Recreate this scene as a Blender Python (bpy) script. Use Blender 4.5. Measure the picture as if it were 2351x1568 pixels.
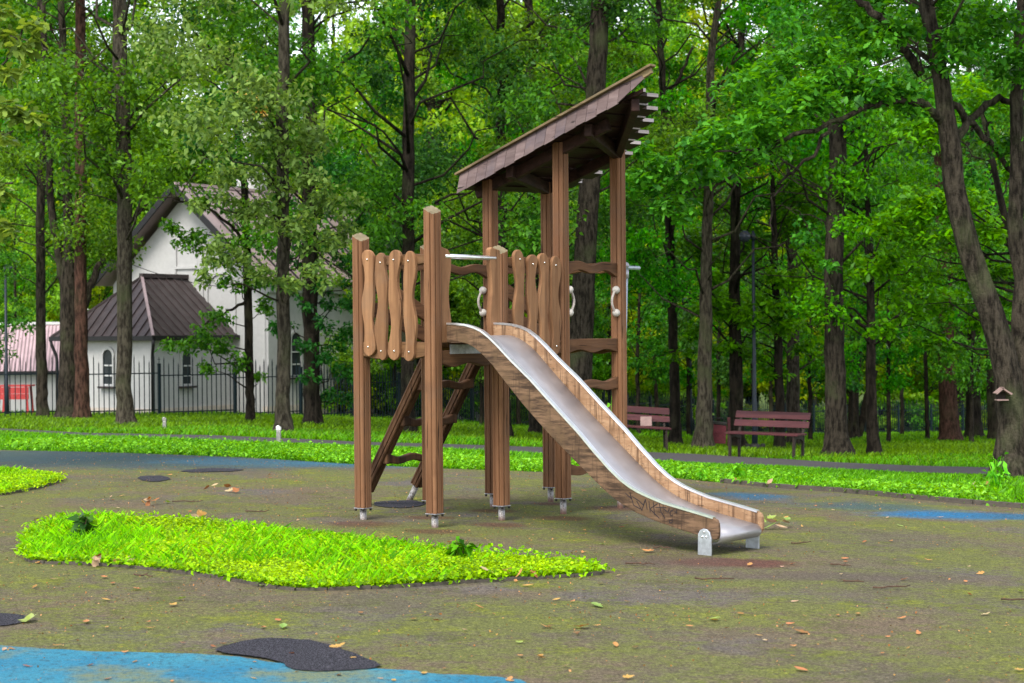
import bpy, bmesh, math, random
import numpy as np
from mathutils import Vector, Matrix
from mathutils.geometry import delaunay_2d_cdt
for o in list(bpy.data.objects): bpy.data.objects.remove(o)
SC = bpy.context.scene; COL = SC.collection
R = math.radians
rng = np.random.default_rng(7); random.seed(7)

# ---------------------------------------------------------------- camera
# picture frame used for measuring: 2351 x 1568
FPX = 4200.0
EYE = np.array([0, 0, 1.58]); _p = math.atan(24/FPX); _r = .009
FW = np.array([0, math.cos(_p), -math.sin(_p)])
_R0 = np.array([1., 0, 0]); _D0 = np.array([0, -math.sin(_p), -math.cos(_p)])
RR = _R0*math.cos(_r)+_D0*math.sin(_r); DR = -_R0*math.sin(_r)+_D0*math.cos(_r)
cd = bpy.data.cameras.new('camera'); cam = bpy.data.objects.new('camera', cd); COL.objects.link(cam)
cd.sensor_width = 36; cd.lens = 36*FPX/2351; cd.clip_end = 2000; cd.clip_start = .1
cd.dof.use_dof = True; cd.dof.focus_distance = 15.0; cd.dof.aperture_fstop = 5.0
m = Matrix.Identity(4)
for i in range(3):
    m[i][0] = RR[i]; m[i][1] = -DR[i]; m[i][2] = -FW[i]; m[i][3] = EYE[i]
cam.matrix_world = m; SC.camera = cam

# ---------------------------------------------------------------- sky, sun, exposure
SUN_EL, SUN_AZ = R(52), R(205)
w = bpy.data.worlds.new('World'); SC.world = w; w.use_nodes = True
nt = w.node_tree; bg = nt.nodes['Background']
sky = nt.nodes.new('ShaderNodeTexSky'); sky.sky_type = 'NISHITA'; sky.sun_disc = False
sky.sun_elevation = SUN_EL; sky.sun_rotation = SUN_AZ
sky.air_density = 1.0; sky.dust_density = 1.0; sky.ozone_density = 1.0
hs = nt.nodes.new('ShaderNodeHueSaturation'); hs.inputs['Saturation'].default_value = .35
nt.links.new(sky.outputs[0], hs.inputs['Color']); nt.links.new(hs.outputs[0], bg.inputs[0])
bg.inputs[1].default_value = .12
sd = bpy.data.lights.new('sun', 'SUN'); sd.energy = 1.5; sd.angle = R(26); sd.color = (1, .95, .86)
so = bpy.data.objects.new('sun', sd); COL.objects.link(so)
_sv = Vector((math.sin(SUN_AZ)*math.cos(SUN_EL), math.cos(SUN_AZ)*math.cos(SUN_EL), math.sin(SUN_EL)))
so.rotation_euler = _sv.to_track_quat('Z', 'Y').to_euler()
SC.view_settings.view_transform = 'Standard'; SC.view_settings.look = 'None'
SC.view_settings.gamma = 1; SC.view_settings.exposure = 1.7
SC.cycles.diffuse_bounces = 6; SC.cycles.transmission_bounces = 8; SC.cycles.max_bounces = 12

# ---------------------------------------------------------------- measuring helpers
def ray(x, y): return FW*FPX+RR*(x-1175.5)+DR*(y-784)
def at(x, y, Y):
    d = ray(x, y); return EYE+d*(Y/d[1])
def pix(P):
    q = np.asarray(P)-EYE; k = FPX/(q@FW); return 1175.5+k*(q@RR), 784+k*(q@DR)
def sstep(t): t = np.clip(t, 0, 1); return t*t*(3-2*t)
def gz(X, Y):
    """ground height: level play area, lawn falling away behind it, more so to the right"""
    X = np.asarray(X, float); Y = np.asarray(Y, float)
    t = sstep((4200*X/np.maximum(Y, 10)+875)/1700)
    d0 = 23.5-5.0*t; sl = .031+.019*t
    s = np.minimum(Y, 118)-d0
    drop = sl*np.log1p(np.exp(np.clip(s/1.2, -30, 30)))*1.2
    drop = np.where(s > 30, sl*s, drop)
    return -.022*np.clip(X, -5, 5)-drop
def ground(x, y, dz=0.0):
    d = ray(x, y); lo = 4.0; hi = lo
    while hi < 400:
        P = EYE+d*(hi/d[1])
        if P[2] < gz(P[0], P[1])+dz: break
        lo = hi; hi += .5
    for _ in range(40):
        mm = (lo+hi)/2; P = EYE+d*(mm/d[1])
        if P[2] < gz(P[0], P[1])+dz: hi = mm
        else: lo = mm
    return P

# ---------------------------------------------------------------- materials
MATS = {}
class NT:
    def __init__(s, name):
        s.m = bpy.data.materials.new(name); s.m.use_nodes = True; s.t = s.m.node_tree; s.t.nodes.clear()
        s.out = s.n('OutputMaterial'); MATS[name] = s.m
    def n(s, typ, **kw):
        nd = s.t.nodes.new('ShaderNode'+typ)
        for k, v in kw.items():
            if k in nd.inputs: s.set(nd, k, v)
            else: setattr(nd, k, v)
        return nd
    def set(s, nd, k, v):
        if hasattr(v, 'is_output') or isinstance(v, bpy.types.NodeSocket): s.t.links.new(v, nd.inputs[k])
        else: nd.inputs[k].default_value = v
    def coord(s, scale=(1, 1, 1), rot=(0, 0, 0), kind='Object', loc=(0, 0, 0)):
        tc = s.n('TexCoord'); mp = s.n('Mapping'); s.t.links.new(tc.outputs[kind], mp.inputs[0])
        mp.inputs['Scale'].default_value = scale; mp.inputs['Rotation'].default_value = rot; mp.inputs['Location'].default_value = loc
        return mp.outputs[0]
    def noise(s, vec, scale, detail=4, rough=.55):
        nd = s.n('TexNoise'); nd.inputs['Scale'].default_value = scale; nd.inputs['Detail'].default_value = detail
        nd.inputs['Roughness'].default_value = rough
        if vec is not None: s.t.links.new(vec, nd.inputs['Vector'])
        return nd.outputs['Fac']
    def ramp(s, fac, stops):
        nd = s.n('ValToRGB'); s.t.links.new(fac, nd.inputs[0]); e = nd.color_ramp.elements
        while len(e) < len(stops): e.new(.5)
        for i, (p, c) in enumerate(stops):
            e[i].position = p; e[i].color = (*c, 1) if len(c) == 3 else c
        return nd.outputs[0]
    def mask(s, fac, a, b):
        nd = s.n('MapRange'); s.t.links.new(fac, nd.inputs[0]); nd.inputs[1].default_value = a; nd.inputs[2].default_value = b
        nd.interpolation_type = 'SMOOTHSTEP'; return nd.outputs[0]
    def mix(s, f, a, b, mode='MIX'):
        nd = s.n('Mix', data_type='RGBA', blend_type=mode)
        for i, v in ((0, f), (6, a), (7, b)):
            if isinstance(v, bpy.types.NodeSocket): s.t.links.new(v, nd.inputs[i])
            else: nd.inputs[i].default_value = v if i == 0 else (*v, 1)
        return nd.outputs[2]
    def math(s, op, a, b=0.0):
        nd = s.n('Math', operation=op)
        for i, v in ((0, a), (1, b)):
            if isinstance(v, bpy.types.NodeSocket): s.t.links.new(v, nd.inputs[i])
            else: nd.inputs[i].default_value = v
        return nd.outputs[0]
    def bsdf(s, color, rough=.6, metal=0, bump=None, bstr=.3, bdist=.01, spec=.5):
        b = s.n('BsdfPrincipled')
        for k, v in (('Base Color', color), ('Roughness', rough), ('Metallic', metal), ('Specular IOR Level', spec)):
            if isinstance(v, bpy.types.NodeSocket): s.t.links.new(v, b.inputs[k])
            elif k == 'Base Color': b.inputs[k].default_value = (*v, 1)
            else: b.inputs[k].default_value = v
        if bump is not None:
            bp = s.n('Bump'); bp.inputs['Strength'].default_value = bstr; bp.inputs['Distance'].default_value = bdist
            s.t.links.new(bump, bp.inputs['Height']); s.t.links.new(bp.outputs[0], b.inputs['Normal'])
        s.t.links.new(b.outputs[0], s.out.inputs[0]); return b

def wood(name, light, dark, axis, grain=26, rough=.62, stain=None, mud=0):
    t = NT(name); sc = [grain]*3; sc['xyz'.index(axis)] = grain*.045
    oi = t.n('ObjectInfo'); tc = t.n('TexCoord'); va = t.n('VectorMath', operation='MULTIPLY_ADD')
    t.t.links.new(oi.outputs['Random'], va.inputs[0]); va.inputs[1].default_value = (9, 7, 8); t.t.links.new(tc.outputs['Object'], va.inputs[2])
    mp = t.n('Mapping'); mp.inputs['Scale'].default_value = sc; t.t.links.new(va.outputs[0], mp.inputs[0])
    g = t.noise(mp.outputs[0], 1, 6, .65); g2 = t.noise(va.outputs[0], 5, 4)
    mp2 = t.n('Mapping'); mp2.inputs['Scale'].default_value = [s*2.2 for s in sc]; t.t.links.new(va.outputs[0], mp2.inputs[0])
    crack = t.noise(mp2.outputs[0], 1, 3, .5)
    mp3 = t.n('Mapping'); mp3.inputs['Scale'].default_value = [s*.28 for s in sc]; t.t.links.new(va.outputs[0], mp3.inputs[0])
    c = t.mix(t.mask(g, .32, .68), dark, light)
    c = t.mix(t.mask(g2, .45, .75), c, t.mix(.65, light, (light[0]*.55, light[1]*.5, light[2]*.5)))
    c = t.mix(t.mask(t.noise(mp3.outputs[0], 1, 3, .6), .56, .70), c, (dark[0]*.7, dark[1]*.72, dark[2]*.75))
    c = t.mix(t.mask(crack, .66, .72), c, (dark[0]*.25, dark[1]*.25, dark[2]*.25))
    c = t.mix(t.math('MULTIPLY', t.mask(t.noise(va.outputs[0], 2.3, 5, .7), .48, .68), .5), c, (light[0]*.62, light[1]*.72, light[2]*.9))
    hv = t.n('HueSaturation'); t.t.links.new(c, hv.inputs['Color'])
    t.t.links.new(t.math('MULTIPLY_ADD', oi.outputs['Random'], .35), hv.inputs['Value'])
    hv.inputs['Value'].default_value = 1
    mm = t.math('ADD', t.math('MULTIPLY', oi.outputs['Random'], .35), .82); t.t.links.new(mm, hv.inputs['Value'])
    c = hv.outputs[0]
    if stain: c = t.mix(t.mask(t.noise(va.outputs[0], stain[1], 5, .7), stain[2], stain[3]), c, stain[0])
    t.bsdf(c, rough, bump=t.math('ADD', g, t.math('MULTIPLY', crack, .6)), bstr=.6, bdist=.008, spec=.12); return t.m

wood('post_wood', (.215, .108, .055), (.13, .06, .029), 'z', 17)
wood('slat_wood', (.27, .142, .07), (.14, .068, .033), 'z', 18)
wood('rail_wood_b', (.21, .11, .052), (.085, .043, .021), 'x', 22)
wood('rail_wood_a', (.16, .08, .040), (.065, .031, .016), 'y', 22)
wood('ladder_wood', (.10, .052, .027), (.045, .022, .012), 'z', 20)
wood('dark_wood', (.040, .020, .015), (.016, .009, .007), 'y', 18)
wood('plank_end_lit', (.46, .40, .40), (.34, .29, .29), 'y', 18)  # roof board tips: sky light on them painted in as a pale tone
wood('shingle_wood', (.14, .102, .096), (.082, .056, .053), 'x', 14, .55)
wood('cap_wood', (.22, .16, .085), (.12, .085, .045), 'x', 20)
wood('end_grain', (.21, .175, .11), (.12, .10, .06), 'z', 9, .8)
wood('bench_wood', (.085, .028, .030), (.045, .015, .018), 'x', 12, .5)
# weathered plywood of the slide sides: dark runs down from the upper edge
t = NT('slide_wood')
v1 = t.coord((5.5, 5.5, 38), (0, R(-40), 0)); g = t.noise(v1, 1, 5, .65)
runs = t.noise(t.coord((26, 26, 1.1)), 1, 4, .7); big = t.noise(t.coord(), 3.2, 4, .6); fine = t.noise(t.coord((16, 16, 60), (0, R(-41), 0)), 1, 5, .75)
c = t.mix(t.mask(g, .3, .7), (.27, .155, .085), (.42, .27, .16))
c = t.mix(t.mask(big, .42, .7), c, (.24, .14, .078))
c = t.mix(t.math('MULTIPLY', t.mask(runs, .50, .66), .85), c, (.075, .04, .024))
c = t.mix(t.math('MULTIPLY', t.mask(fine, .55, .68), .8), c, (.06, .035, .024))
t.bsdf(c, .6, bump=g, bstr=.35, bdist=.005, spec=.12)
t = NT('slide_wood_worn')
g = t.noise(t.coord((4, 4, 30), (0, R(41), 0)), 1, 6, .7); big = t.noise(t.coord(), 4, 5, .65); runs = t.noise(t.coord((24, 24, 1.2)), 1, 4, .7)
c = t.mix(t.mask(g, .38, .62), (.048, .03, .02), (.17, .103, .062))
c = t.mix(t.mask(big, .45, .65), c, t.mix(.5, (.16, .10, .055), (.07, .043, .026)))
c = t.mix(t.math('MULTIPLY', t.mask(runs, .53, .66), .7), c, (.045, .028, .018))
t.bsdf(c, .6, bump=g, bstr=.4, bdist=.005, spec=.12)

def simple(name, col, rough=.5, metal=0, nscale=8, var=.25, bump=0, spec=.3):
    t = NT(name); f = t.noise(t.coord(), nscale, 5, .65)
    c = t.mix(t.mask(f, .3, .7), tuple(x*(1-var) for x in col), tuple(x*(1+var*.6) for x in col))
    t.bsdf(c, rough, metal, bump=f if bump else None, bstr=bump, spec=spec); return t.m
t = NT('slide_steel')
f = t.noise(t.coord(), 4, 5); dr = t.noise(t.coord(), 95, 2)
c = t.mix(t.mask(f, .35, .7), (.40, .385, .405), (.50, .485, .505))
rg = t.math('ADD', t.math('MULTIPLY', f, .18), .36)
t.bsdf(c, rg, .7, bump=t.mask(dr, .60, .66), bstr=.25, bdist=.004)
simple('trim_steel', (.82, .82, .84), .3, .85, 20, .1)
simple('galvanised', (.42, .42, .45), .5, .55, 30, .3)
t = NT('pipe_steel')
f = t.noise(t.coord(), 60, 5, .7); z = t.n('SeparateXYZ'); t.t.links.new(t.n('TexCoord').outputs['Object'], z.inputs[0])
c = t.mix(t.mask(f, .4, .62), (.38, .37, .37), (.10, .085, .075))
lowm = t.math('SUBTRACT', 1.0, t.mask(t.math('ADD', z.outputs[2], t.math('MULTIPLY', f, .08)), .03, .11))
c = t.mix(lowm, c, (.13, .065, .045))
t.bsdf(c, .6, .35)
simple('bracket_steel', (.50, .53, .58), .35, .7, 25, .2)
simple('blue_pole', (.48, .53, .62), .35, .45, 10, .12)
simple('bolt_steel', (.75, .75, .75), .25, 1, 20, .1)
simple('plate_black', (.03, .028, .025), .6, .2, 40, .3)
simple('ball_white', (.44, .41, .37), .45, 0, 50, .2)
simple('cable_black', (.01, .01, .012), .6)
simple('rope', (.42, .37, .33), .8, 0, 120, .25, .4)
simple('plaster', (.44, .432, .425), .8, 0, 7, .06, .25)
simple('plaster_plinth', (.50, .43, .37), .85, 0, 5, .22, .3)
simple('roof_dark', (.058, .044, .044), .32, .35, 3, .25)
simple('roof_red', (.30, .225, .225), .4, .2, 2, .15)
simple('roof_pink', (.52, .37, .39), .4, .3, 2, .15)
simple('gutter', (.012, .011, .012), .45, 0, 10, .2)
simple('window_glass', (.035, .04, .045), .08, 0, 2, .2)
simple('window_frame', (.55, .55, .55), .5)
simple('fence_paint', (.007, .016, .021), .5, 0, 20, .2, 0, .15)
simple('lamp_paint', (.012, .019, .028), .45, 0, 10, .2, 0, .25)
simple('lamp_globe', (.035, .04, .06), .15, 0, 3, .2)
simple('bin_paint', (.12, .018, .026), .5, 0, 25, .35)
simple('bench_iron', (.025, .016, .012), .6, .3, 30, .3)
simple('red_paint', (.42, .045, .045), .55, 0, 15, .25)
simple('asphalt', (.05, .044, .047), .85, 0, 14, .25, .4)
simple('kerb_rubber', (.085, .072, .058), .85, 0, 25, .25, .4)
simple('concrete', (.40, .38, .36), .85, 0, 8, .2, .3)
simple('bollard_steel', (.30, .29, .27), .45, .5, 20, .25)
simple('lamp_top', (.62, .62, .62), .3, .2, 20, .1)
simple('pink_board', (.26, .17, .155), .7, 0, 10, .2)
simple('gold', (.85, .52, .12), .3, .6, 5, .1)
simple('ink', (.022, .016, .02), .7, 0, 60, .2)

def bark(name, a, b, scale=9, moss=.25):
    t = NT(name); oi = t.n('ObjectInfo'); tc = t.n('TexCoord'); va = t.n('VectorMath', operation='MULTIPLY_ADD')
    t.t.links.new(oi.outputs['Random'], va.inputs[0]); va.inputs[1].default_value = (30, 17, 23); t.t.links.new(tc.outputs['Object'], va.inputs[2])
    mp = t.n('Mapping'); mp.inputs['Scale'].default_value = (scale, scale, scale*.26); t.t.links.new(va.outputs[0], mp.inputs[0])
    f = t.noise(mp.outputs[0], 1, 6, .7); f2 = t.noise(va.outputs[0], 1.3, 4)
    c = t.mix(t.mask(f, .38, .62), b, a)
    c = t.mix(t.math('MULTIPLY', t.mask(f2, .5, .72), moss*2), c, (.075, .085, .04))
    hv = t.n('HueSaturation'); t.t.links.new(c, hv.inputs['Color'])
    t.t.links.new(t.math('ADD', t.math('MULTIPLY', oi.outputs['Random'], .4), .8), hv.inputs['Value'])
    f3 = t.noise(va.outputs[0], scale*2.5, 4, .7)
    t.bsdf(hv.outputs[0], .9, bump=t.math('ADD', f, t.math('MULTIPLY', f3, .4)), bstr=1.0, bdist=.09, spec=.08); return t.m
bark('bark_grey', (.066, .054, .040), (.013, .0105, .008), 15, .35)
bark('bark_pale', (.105, .091, .066), (.028, .023, .017), 18, .4)
bark('bark_dark', (.034, .027, .020), (.008, .0065, .005), 12, .2)
bark('bark_red', (.095, .048, .034), (.022, .012, .009), 14, .1)

def leafmat(name, c1, c2, c3=None, trans=.45, cs=.5, rough=.45):
    t = NT(name); g = t.n('NewGeometry'); oi = t.n('ObjectInfo')
    f = t.noise(t.coord(), cs, 3)
    c = t.mix(t.mask(f, .35, .65), c1, c2)
    c = t.mix(t.math('MULTIPLY', g.outputs['Random Per Island'], .8), c, c3 or tuple(x*1.5 for x in c2))
    hv = t.n('HueSaturation'); t.t.links.new(c, hv.inputs['Color'])
    t.t.links.new(t.math('ADD', t.math('MULTIPLY', oi.outputs['Random'], .045), .478), hv.inputs['Hue'])
    hv.inputs['Saturation'].default_value = 1.12
    t.t.links.new(t.math('ADD', t.math('MULTIPLY', g.outputs['Random Per Island'], .95), .55), hv.inputs['Value'])
    b = t.bsdf(hv.outputs[0], rough-.05, spec=.2)
    tr = t.n('BsdfTranslucent'); hv2 = t.n('HueSaturation'); t.t.links.new(hv.outputs[0], hv2.inputs['Color'])
    hv2.inputs['Hue'].default_value = .478; hv2.inputs['Saturation'].default_value = 1.15; hv2.inputs['Value'].default_value = 1.5
    t.t.links.new(hv2.outputs[0], tr.inputs[0])
    mx = t.n('MixShader'); mx.inputs[0].default_value = trans
    t.t.links.new(b.outputs[0], mx.inputs[1]); t.t.links.new(tr.outputs[0], mx.inputs[2]); t.t.links.new(mx.outputs[0], t.out.inputs[0])
    return t.m
leafmat('leaf_oak', (.034, .125, .022), (.062, .18, .028), (.125, .265, .045))
leafmat('leaf_dark', (.020, .08, .024), (.038, .12, .028), (.075, .175, .04))
leafmat('leaf_maple', (.028, .14, .012), (.055, .21, .016), (.11, .30, .028))
leafmat('leaf_pale', (.075, .17, .045), (.11, .21, .06), (.19, .28, .09))
leafmat('leaf_near', (.10, .20, .05), (.15, .26, .07), (.20, .30, .08))
leafmat('leaf_yellow', (.13, .25, .010), (.19, .31, .014), (.28, .40, .02))
leafmat('leaf_far', (.11, .25, .035), (.17, .33, .055), (.26, .43, .08), .5)
leafmat('grass_bright', (.085, .31, .005), (.16, .43, .007), (.23, .50, .015), .4, 1.2, .5)
leafmat('clover', (.09, .27, .008), (.18, .41, .012), (.31, .53, .05), .4, 1.5, .5)
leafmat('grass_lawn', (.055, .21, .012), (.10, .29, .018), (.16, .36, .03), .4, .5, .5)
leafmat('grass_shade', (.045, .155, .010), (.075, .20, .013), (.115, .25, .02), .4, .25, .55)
leafmat('weed_leaf', (.075, .28, .022), (.13, .37, .036), (.22, .46, .08), .4, 1, .45)
leafmat('dry_leaf', (.33, .15, .05), (.40, .20, .085), (.42, .27, .14), .15, 3, .6)
leafmat('dry_pale', (.32, .22, .13), (.36, .26, .17), (.42, .32, .22), .15, 3, .6)
leafmat('dry_brown', (.16, .08, .04), (.22, .115, .055), (.28, .15, .07), .1, 3, .7)
leafmat('green_leaf', (.20, .27, .09), (.28, .33, .16), (.20, .30, .06), .2, 3, .5)
simple('twig', (.075, .042, .027), .8, 0, 40, .3)
t = NT('soil'); f = t.noise(t.coord(), 3, 6, .7); f2 = t.noise(t.coord(), 40, 4)
t.bsdf(t.mix(t.mask(f, .35, .65), t.mix(f2, (.045, .055, .02), (.075, .10, .028)), t.mix(f2, (.05, .085, .016), (.075, .125, .022))), .95, bump=f2, bstr=.6, bdist=.03, spec=.05)

# ---------------------------------------------------------------- mesh helpers
def tag(o, label=None, cat=None, group=None, kind=None):
    for k, v in (('label', label), ('category', cat), ('group', group), ('kind', kind)):
        if v: o[k] = v
    return o
def empty(name, loc, rz=0):
    o = bpy.data.objects.new(name, None); COL.objects.link(o); o.location = tuple(map(float, loc)); o.rotation_euler = (0, 0, rz)
    o.empty_display_size = .2; return o
def link(name, me, parent=None, loc=None):
    o = bpy.data.objects.new(name, me); COL.objects.link(o); o.parent = parent
    if loc is not None: o.location = tuple(map(float, loc))
    return o
def big(name, V, Fc, mats, idx=None, smooth=False):
    """V (n,3), Fc (m,k) arrays -> mesh"""
    me = bpy.data.meshes.new(name); V = np.asarray(V, np.float32); Fc = np.asarray(Fc, np.int32)
    me.vertices.add(len(V)); me.vertices.foreach_set('co', V.ravel())
    k = Fc.shape[1]; me.loops.add(Fc.size); me.loops.foreach_set('vertex_index', Fc.ravel())
    me.polygons.add(len(Fc)); me.polygons.foreach_set('loop_start', np.arange(0, Fc.size, k, dtype=np.int32))
    for mt in mats if isinstance(mats, (list, tuple)) else [mats]: me.materials.append(MATS[mt])
    if idx is not None: me.polygons.foreach_set('material_index', np.asarray(idx, np.int32))
    if smooth: me.polygons.foreach_set('use_smooth', np.ones(len(Fc), bool))
    me.update(calc_edges=True); return me
class MB:
    def __init__(s): s.v = []; s.f = []; s.mi = []; s.sm = []
    def add(s, V, Fs, mi=0, sm=False):
        b = len(s.v); s.v += [tuple(map(float, p)) for p in V]
        for f in Fs: s.f.append([b+i for i in f]); s.mi.append(mi); s.sm.append(sm)
        return s
    def box(s, lo, hi, mi=0):
        x0, y0, z0 = lo; x1, y1, z1 = hi
        return s.add([(x0, y0, z0), (x1, y0, z0), (x1, y1, z0), (x0, y1, z0), (x0, y0, z1), (x1, y0, z1), (x1, y1, z1), (x0, y1, z1)],
                     [(0, 3, 2, 1), (4, 5, 6, 7), (0, 1, 5, 4), (1, 2, 6, 5), (2, 3, 7, 6), (3, 0, 4, 7)], mi)
    def beam(s, p, q, wd, ht, mi=0, up=(0, 0, 1)):
        p = Vector(p); q = Vector(q); d = (q-p).normalized(); n = d.cross(Vector(up)).normalized(); k = n.cross(d)
        V = [c+n*(a*wd/2)+k*(b*ht/2) for c in (p, q) for a, b in ((-1, -1), (1, -1), (1, 1), (-1, 1))]
        return s.add(V, [(3, 2, 1, 0), (4, 5, 6, 7), (0, 1, 5, 4), (1, 2, 6, 5), (2, 3, 7, 6), (3, 0, 4, 7)], mi)
    def tube(s, pts, rad, n=10, mi=0, sm=True, prof=None, jit=0):
        pts = [Vector(p) for p in pts]; rad = rad if hasattr(rad, '__len__') else [rad]*len(pts); V = []
        nrm = None
        for i, p in enumerate(pts):
            d = (pts[min(i+1, len(pts)-1)]-pts[max(i-1, 0)]).normalized()
            if nrm is None: nrm = d.orthogonal().normalized() if prof is None else (Vector((1, 0, 0))-d*d.x).normalized()
            nrm = (nrm-d*nrm.dot(d)).normalized(); bn = d.cross(nrm)
            for k in range(n):
                a = 2*math.pi*k/n; rr = rad[i]*(prof(a, i) if prof else 1)*(1+(random.uniform(-jit, jit) if jit else 0))
                V.append(p+nrm*(math.cos(a)*rr)+bn*(math.sin(a)*rr))
        Fs = [(i*n+k, i*n+(k+1) % n, (i+1)*n+(k+1) % n, (i+1)*n+k) for i in range(len(pts)-1) for k in range(n)]
        s.add(V, Fs, mi, sm); b = len(s.v)-len(V)
        s.f.append([b+k for k in range(n)][::-1]); s.f.append([b+len(V)-n+k for k in range(n)]); s.mi += [mi, mi]; s.sm += [False, False]
        return s
    def prism(s, poly, o, ex, ey, th, mi=0):
        """poly in (ex, ey) plane at o, extruded th along ex x ey"""
        o = Vector(o); ex = Vector(ex); ey = Vector(ey); en = ex.cross(ey).normalized()*th; n = len(poly)
        V = [o+ex*a+ey*b for a, b in poly]+[o+ex*a+ey*b+en for a, b in poly]
        return s.add(V, [tuple(range(n))[::-1], tuple(range(n, 2*n))]+[(i, (i+1) % n, n+(i+1) % n, n+i) for i in range(n)], mi)
    def ball(s, c, r, n=10, mi=0, sz=1):
        V = []; m_ = n//2
        for i in range(m_+1):
            th = math.pi*i/m_
            for k in range(n): V.append((c[0]+r*math.sin(th)*math.cos(2*math.pi*k/n), c[1]+r*math.sin(th)*math.sin(2*math.pi*k/n), c[2]+r*sz*math.cos(th)))
        return s.add(V, [(i*n+k, (i+1)*n+k, (i+1)*n+(k+1) % n, i*n+(k+1) % n) for i in range(m_) for k in range(n)], mi, True)
    def mesh(s, name, mats):
        me = bpy.data.meshes.new(name); me.from_pydata(s.v, [], s.f)
        for mt in mats if isinstance(mats, (list, tuple)) else [mats]: me.materials.append(MATS[mt])
        me.polygons.foreach_set('material_index', s.mi); me.polygons.foreach_set('use_smooth', s.sm); me.update(); return me
    def build(s, name, mats, parent=None, bevel=0, loc=None):
        o = link(name, s.mesh(name, mats), parent, loc)
        if bevel:
            md = o.modifiers.new('bevel', 'BEVEL'); md.width = bevel; md.segments = 2; md.limit_method = 'ANGLE'; md.angle_limit = R(40)
        return o

# ---------------------------------------------------------------- sheets of ground
def inside(poly, X, Y):
    poly = np.asarray(poly); c = np.zeros(np.shape(X), bool); j = len(poly)-1
    for i in range(len(poly)):
        xi, yi = poly[i][:2]; xj, yj = poly[j][:2]
        with np.errstate(divide='ignore', invalid='ignore'):
            c ^= ((yi > Y) != (yj > Y)) & (X < (xj-xi)*(Y-yi)/(yj-yi+1e-12)+xi)
        j = i
    return c
def resample(poly, d):
    out = []
    for i in range(len(poly)):
        a = np.array(poly[i][:2]); b = np.array(poly[(i+1) % len(poly)][:2]); k = max(1, int(np.linalg.norm(b-a)/d))
        out += [a+(b-a)*j/k for j in range(k)]
    return out
def smooth_poly(poly, it=2):
    P = [np.array(p[:2]) for p in poly]
    for _ in range(it):
        P = [q for i in range(len(P)) for q in (P[i]*.75+P[(i+1) % len(P)]*.25, P[i]*.25+P[(i+1) % len(P)]*.75)]
    return P
def sheet(name, poly, dz, mat, step=.5, parent=None, kind='structure', wob=0):
    B = resample(poly, step)
    if wob: B = [b+rng.normal(0, wob, 2) for b in B]
    xs = [b[0] for b in B]; ys = [b[1] for b in B]
    gx, gy = np.meshgrid(np.arange(min(xs), max(xs), step), np.arange(min(ys), max(ys), step))
    k = inside(B, gx, gy); I = list(zip(gx[k], gy[k]))
    res = delaunay_2d_cdt([Vector(map(float, p)) for p in B+I], [(i, (i+1) % len(B)) for i in range(len(B))], [], 1, 1e-5)
    V = np.array([(p.x, p.y) for p in res[0]]); Z = gz(V[:, 0], V[:, 1])+dz
    me = bpy.data.meshes.new(name); me.from_pydata([(a, b, c) for (a, b), c in zip(V, Z)], [], [list(f) for f in res[2]])
    me.materials.append(MATS[mat]); me.update()
    if me.polygons and me.polygons[0].normal.z < 0: me.flip_normals()
    o = link(name, me, parent)
    if kind: o['kind'] = kind
    return o
G2 = lambda pts: [ground(x, y)[:2] for x, y in pts]
# lawn: one sheet to the horizon
xs = np.sinh(np.linspace(-4.6, 4.6, 181))*6; ys = np.concatenate([np.linspace(-40, 8, 13)[:-1], np.geomspace(8, 140, 150), np.geomspace(150, 700, 12)])
gx, gy = np.meshgrid(xs, ys); nx, ny = len(xs), len(ys)
ii, jj = np.meshgrid(np.arange(nx-1), np.arange(ny-1)); b0 = (jj*nx+ii).ravel()
tag(link('lawn', big('lawn', np.stack([gx, gy, gz(gx, gy)-.02], -1).reshape(-1, 3), np.stack([b0, b0+1, b0+nx+1, b0+nx], 1), 'soil', smooth=True)), kind='structure')
RUB_EDGE = [(-260, 1022), (0, 1033), (300, 1040), (560, 1050), (820, 1066), (1000, 1075), (1150, 1080), (1300, 1085), (1450, 1091), (1546, 1097), (1657, 1108), (1757, 1118), (1918, 1129), (2078, 1144), (2238, 1158), (2351, 1167), (2600, 1190)]
rub_far = G2(RUB_EDGE)
RUBBER = rub_far+[np.array([9, 9]), np.array([8, -6]), np.array([-8, -6]), np.array([-9, 12])]
GREEN_A = smooth_poly(G2([(58, 1284), (66, 1240), (90, 1212), (180, 1192), (330, 1196), (500, 1208), (640, 1228), (760, 1243), (900, 1258), (1050, 1272), (1180, 1280), (1300, 1296), (1385, 1311), (1370, 1322), (1150, 1333), (900, 1350), (700, 1357), (620, 1350), (540, 1334), (430, 1317), (300, 1303), (180, 1296), (80, 1293)]), 1)
GREEN_B = smooth_poly(G2([(-150, 1082), (0, 1085), (60, 1092), (125, 1098), (142, 1103), (120, 1112), (70, 1125), (0, 1138), (-150, 1150)]), 1)

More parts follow.
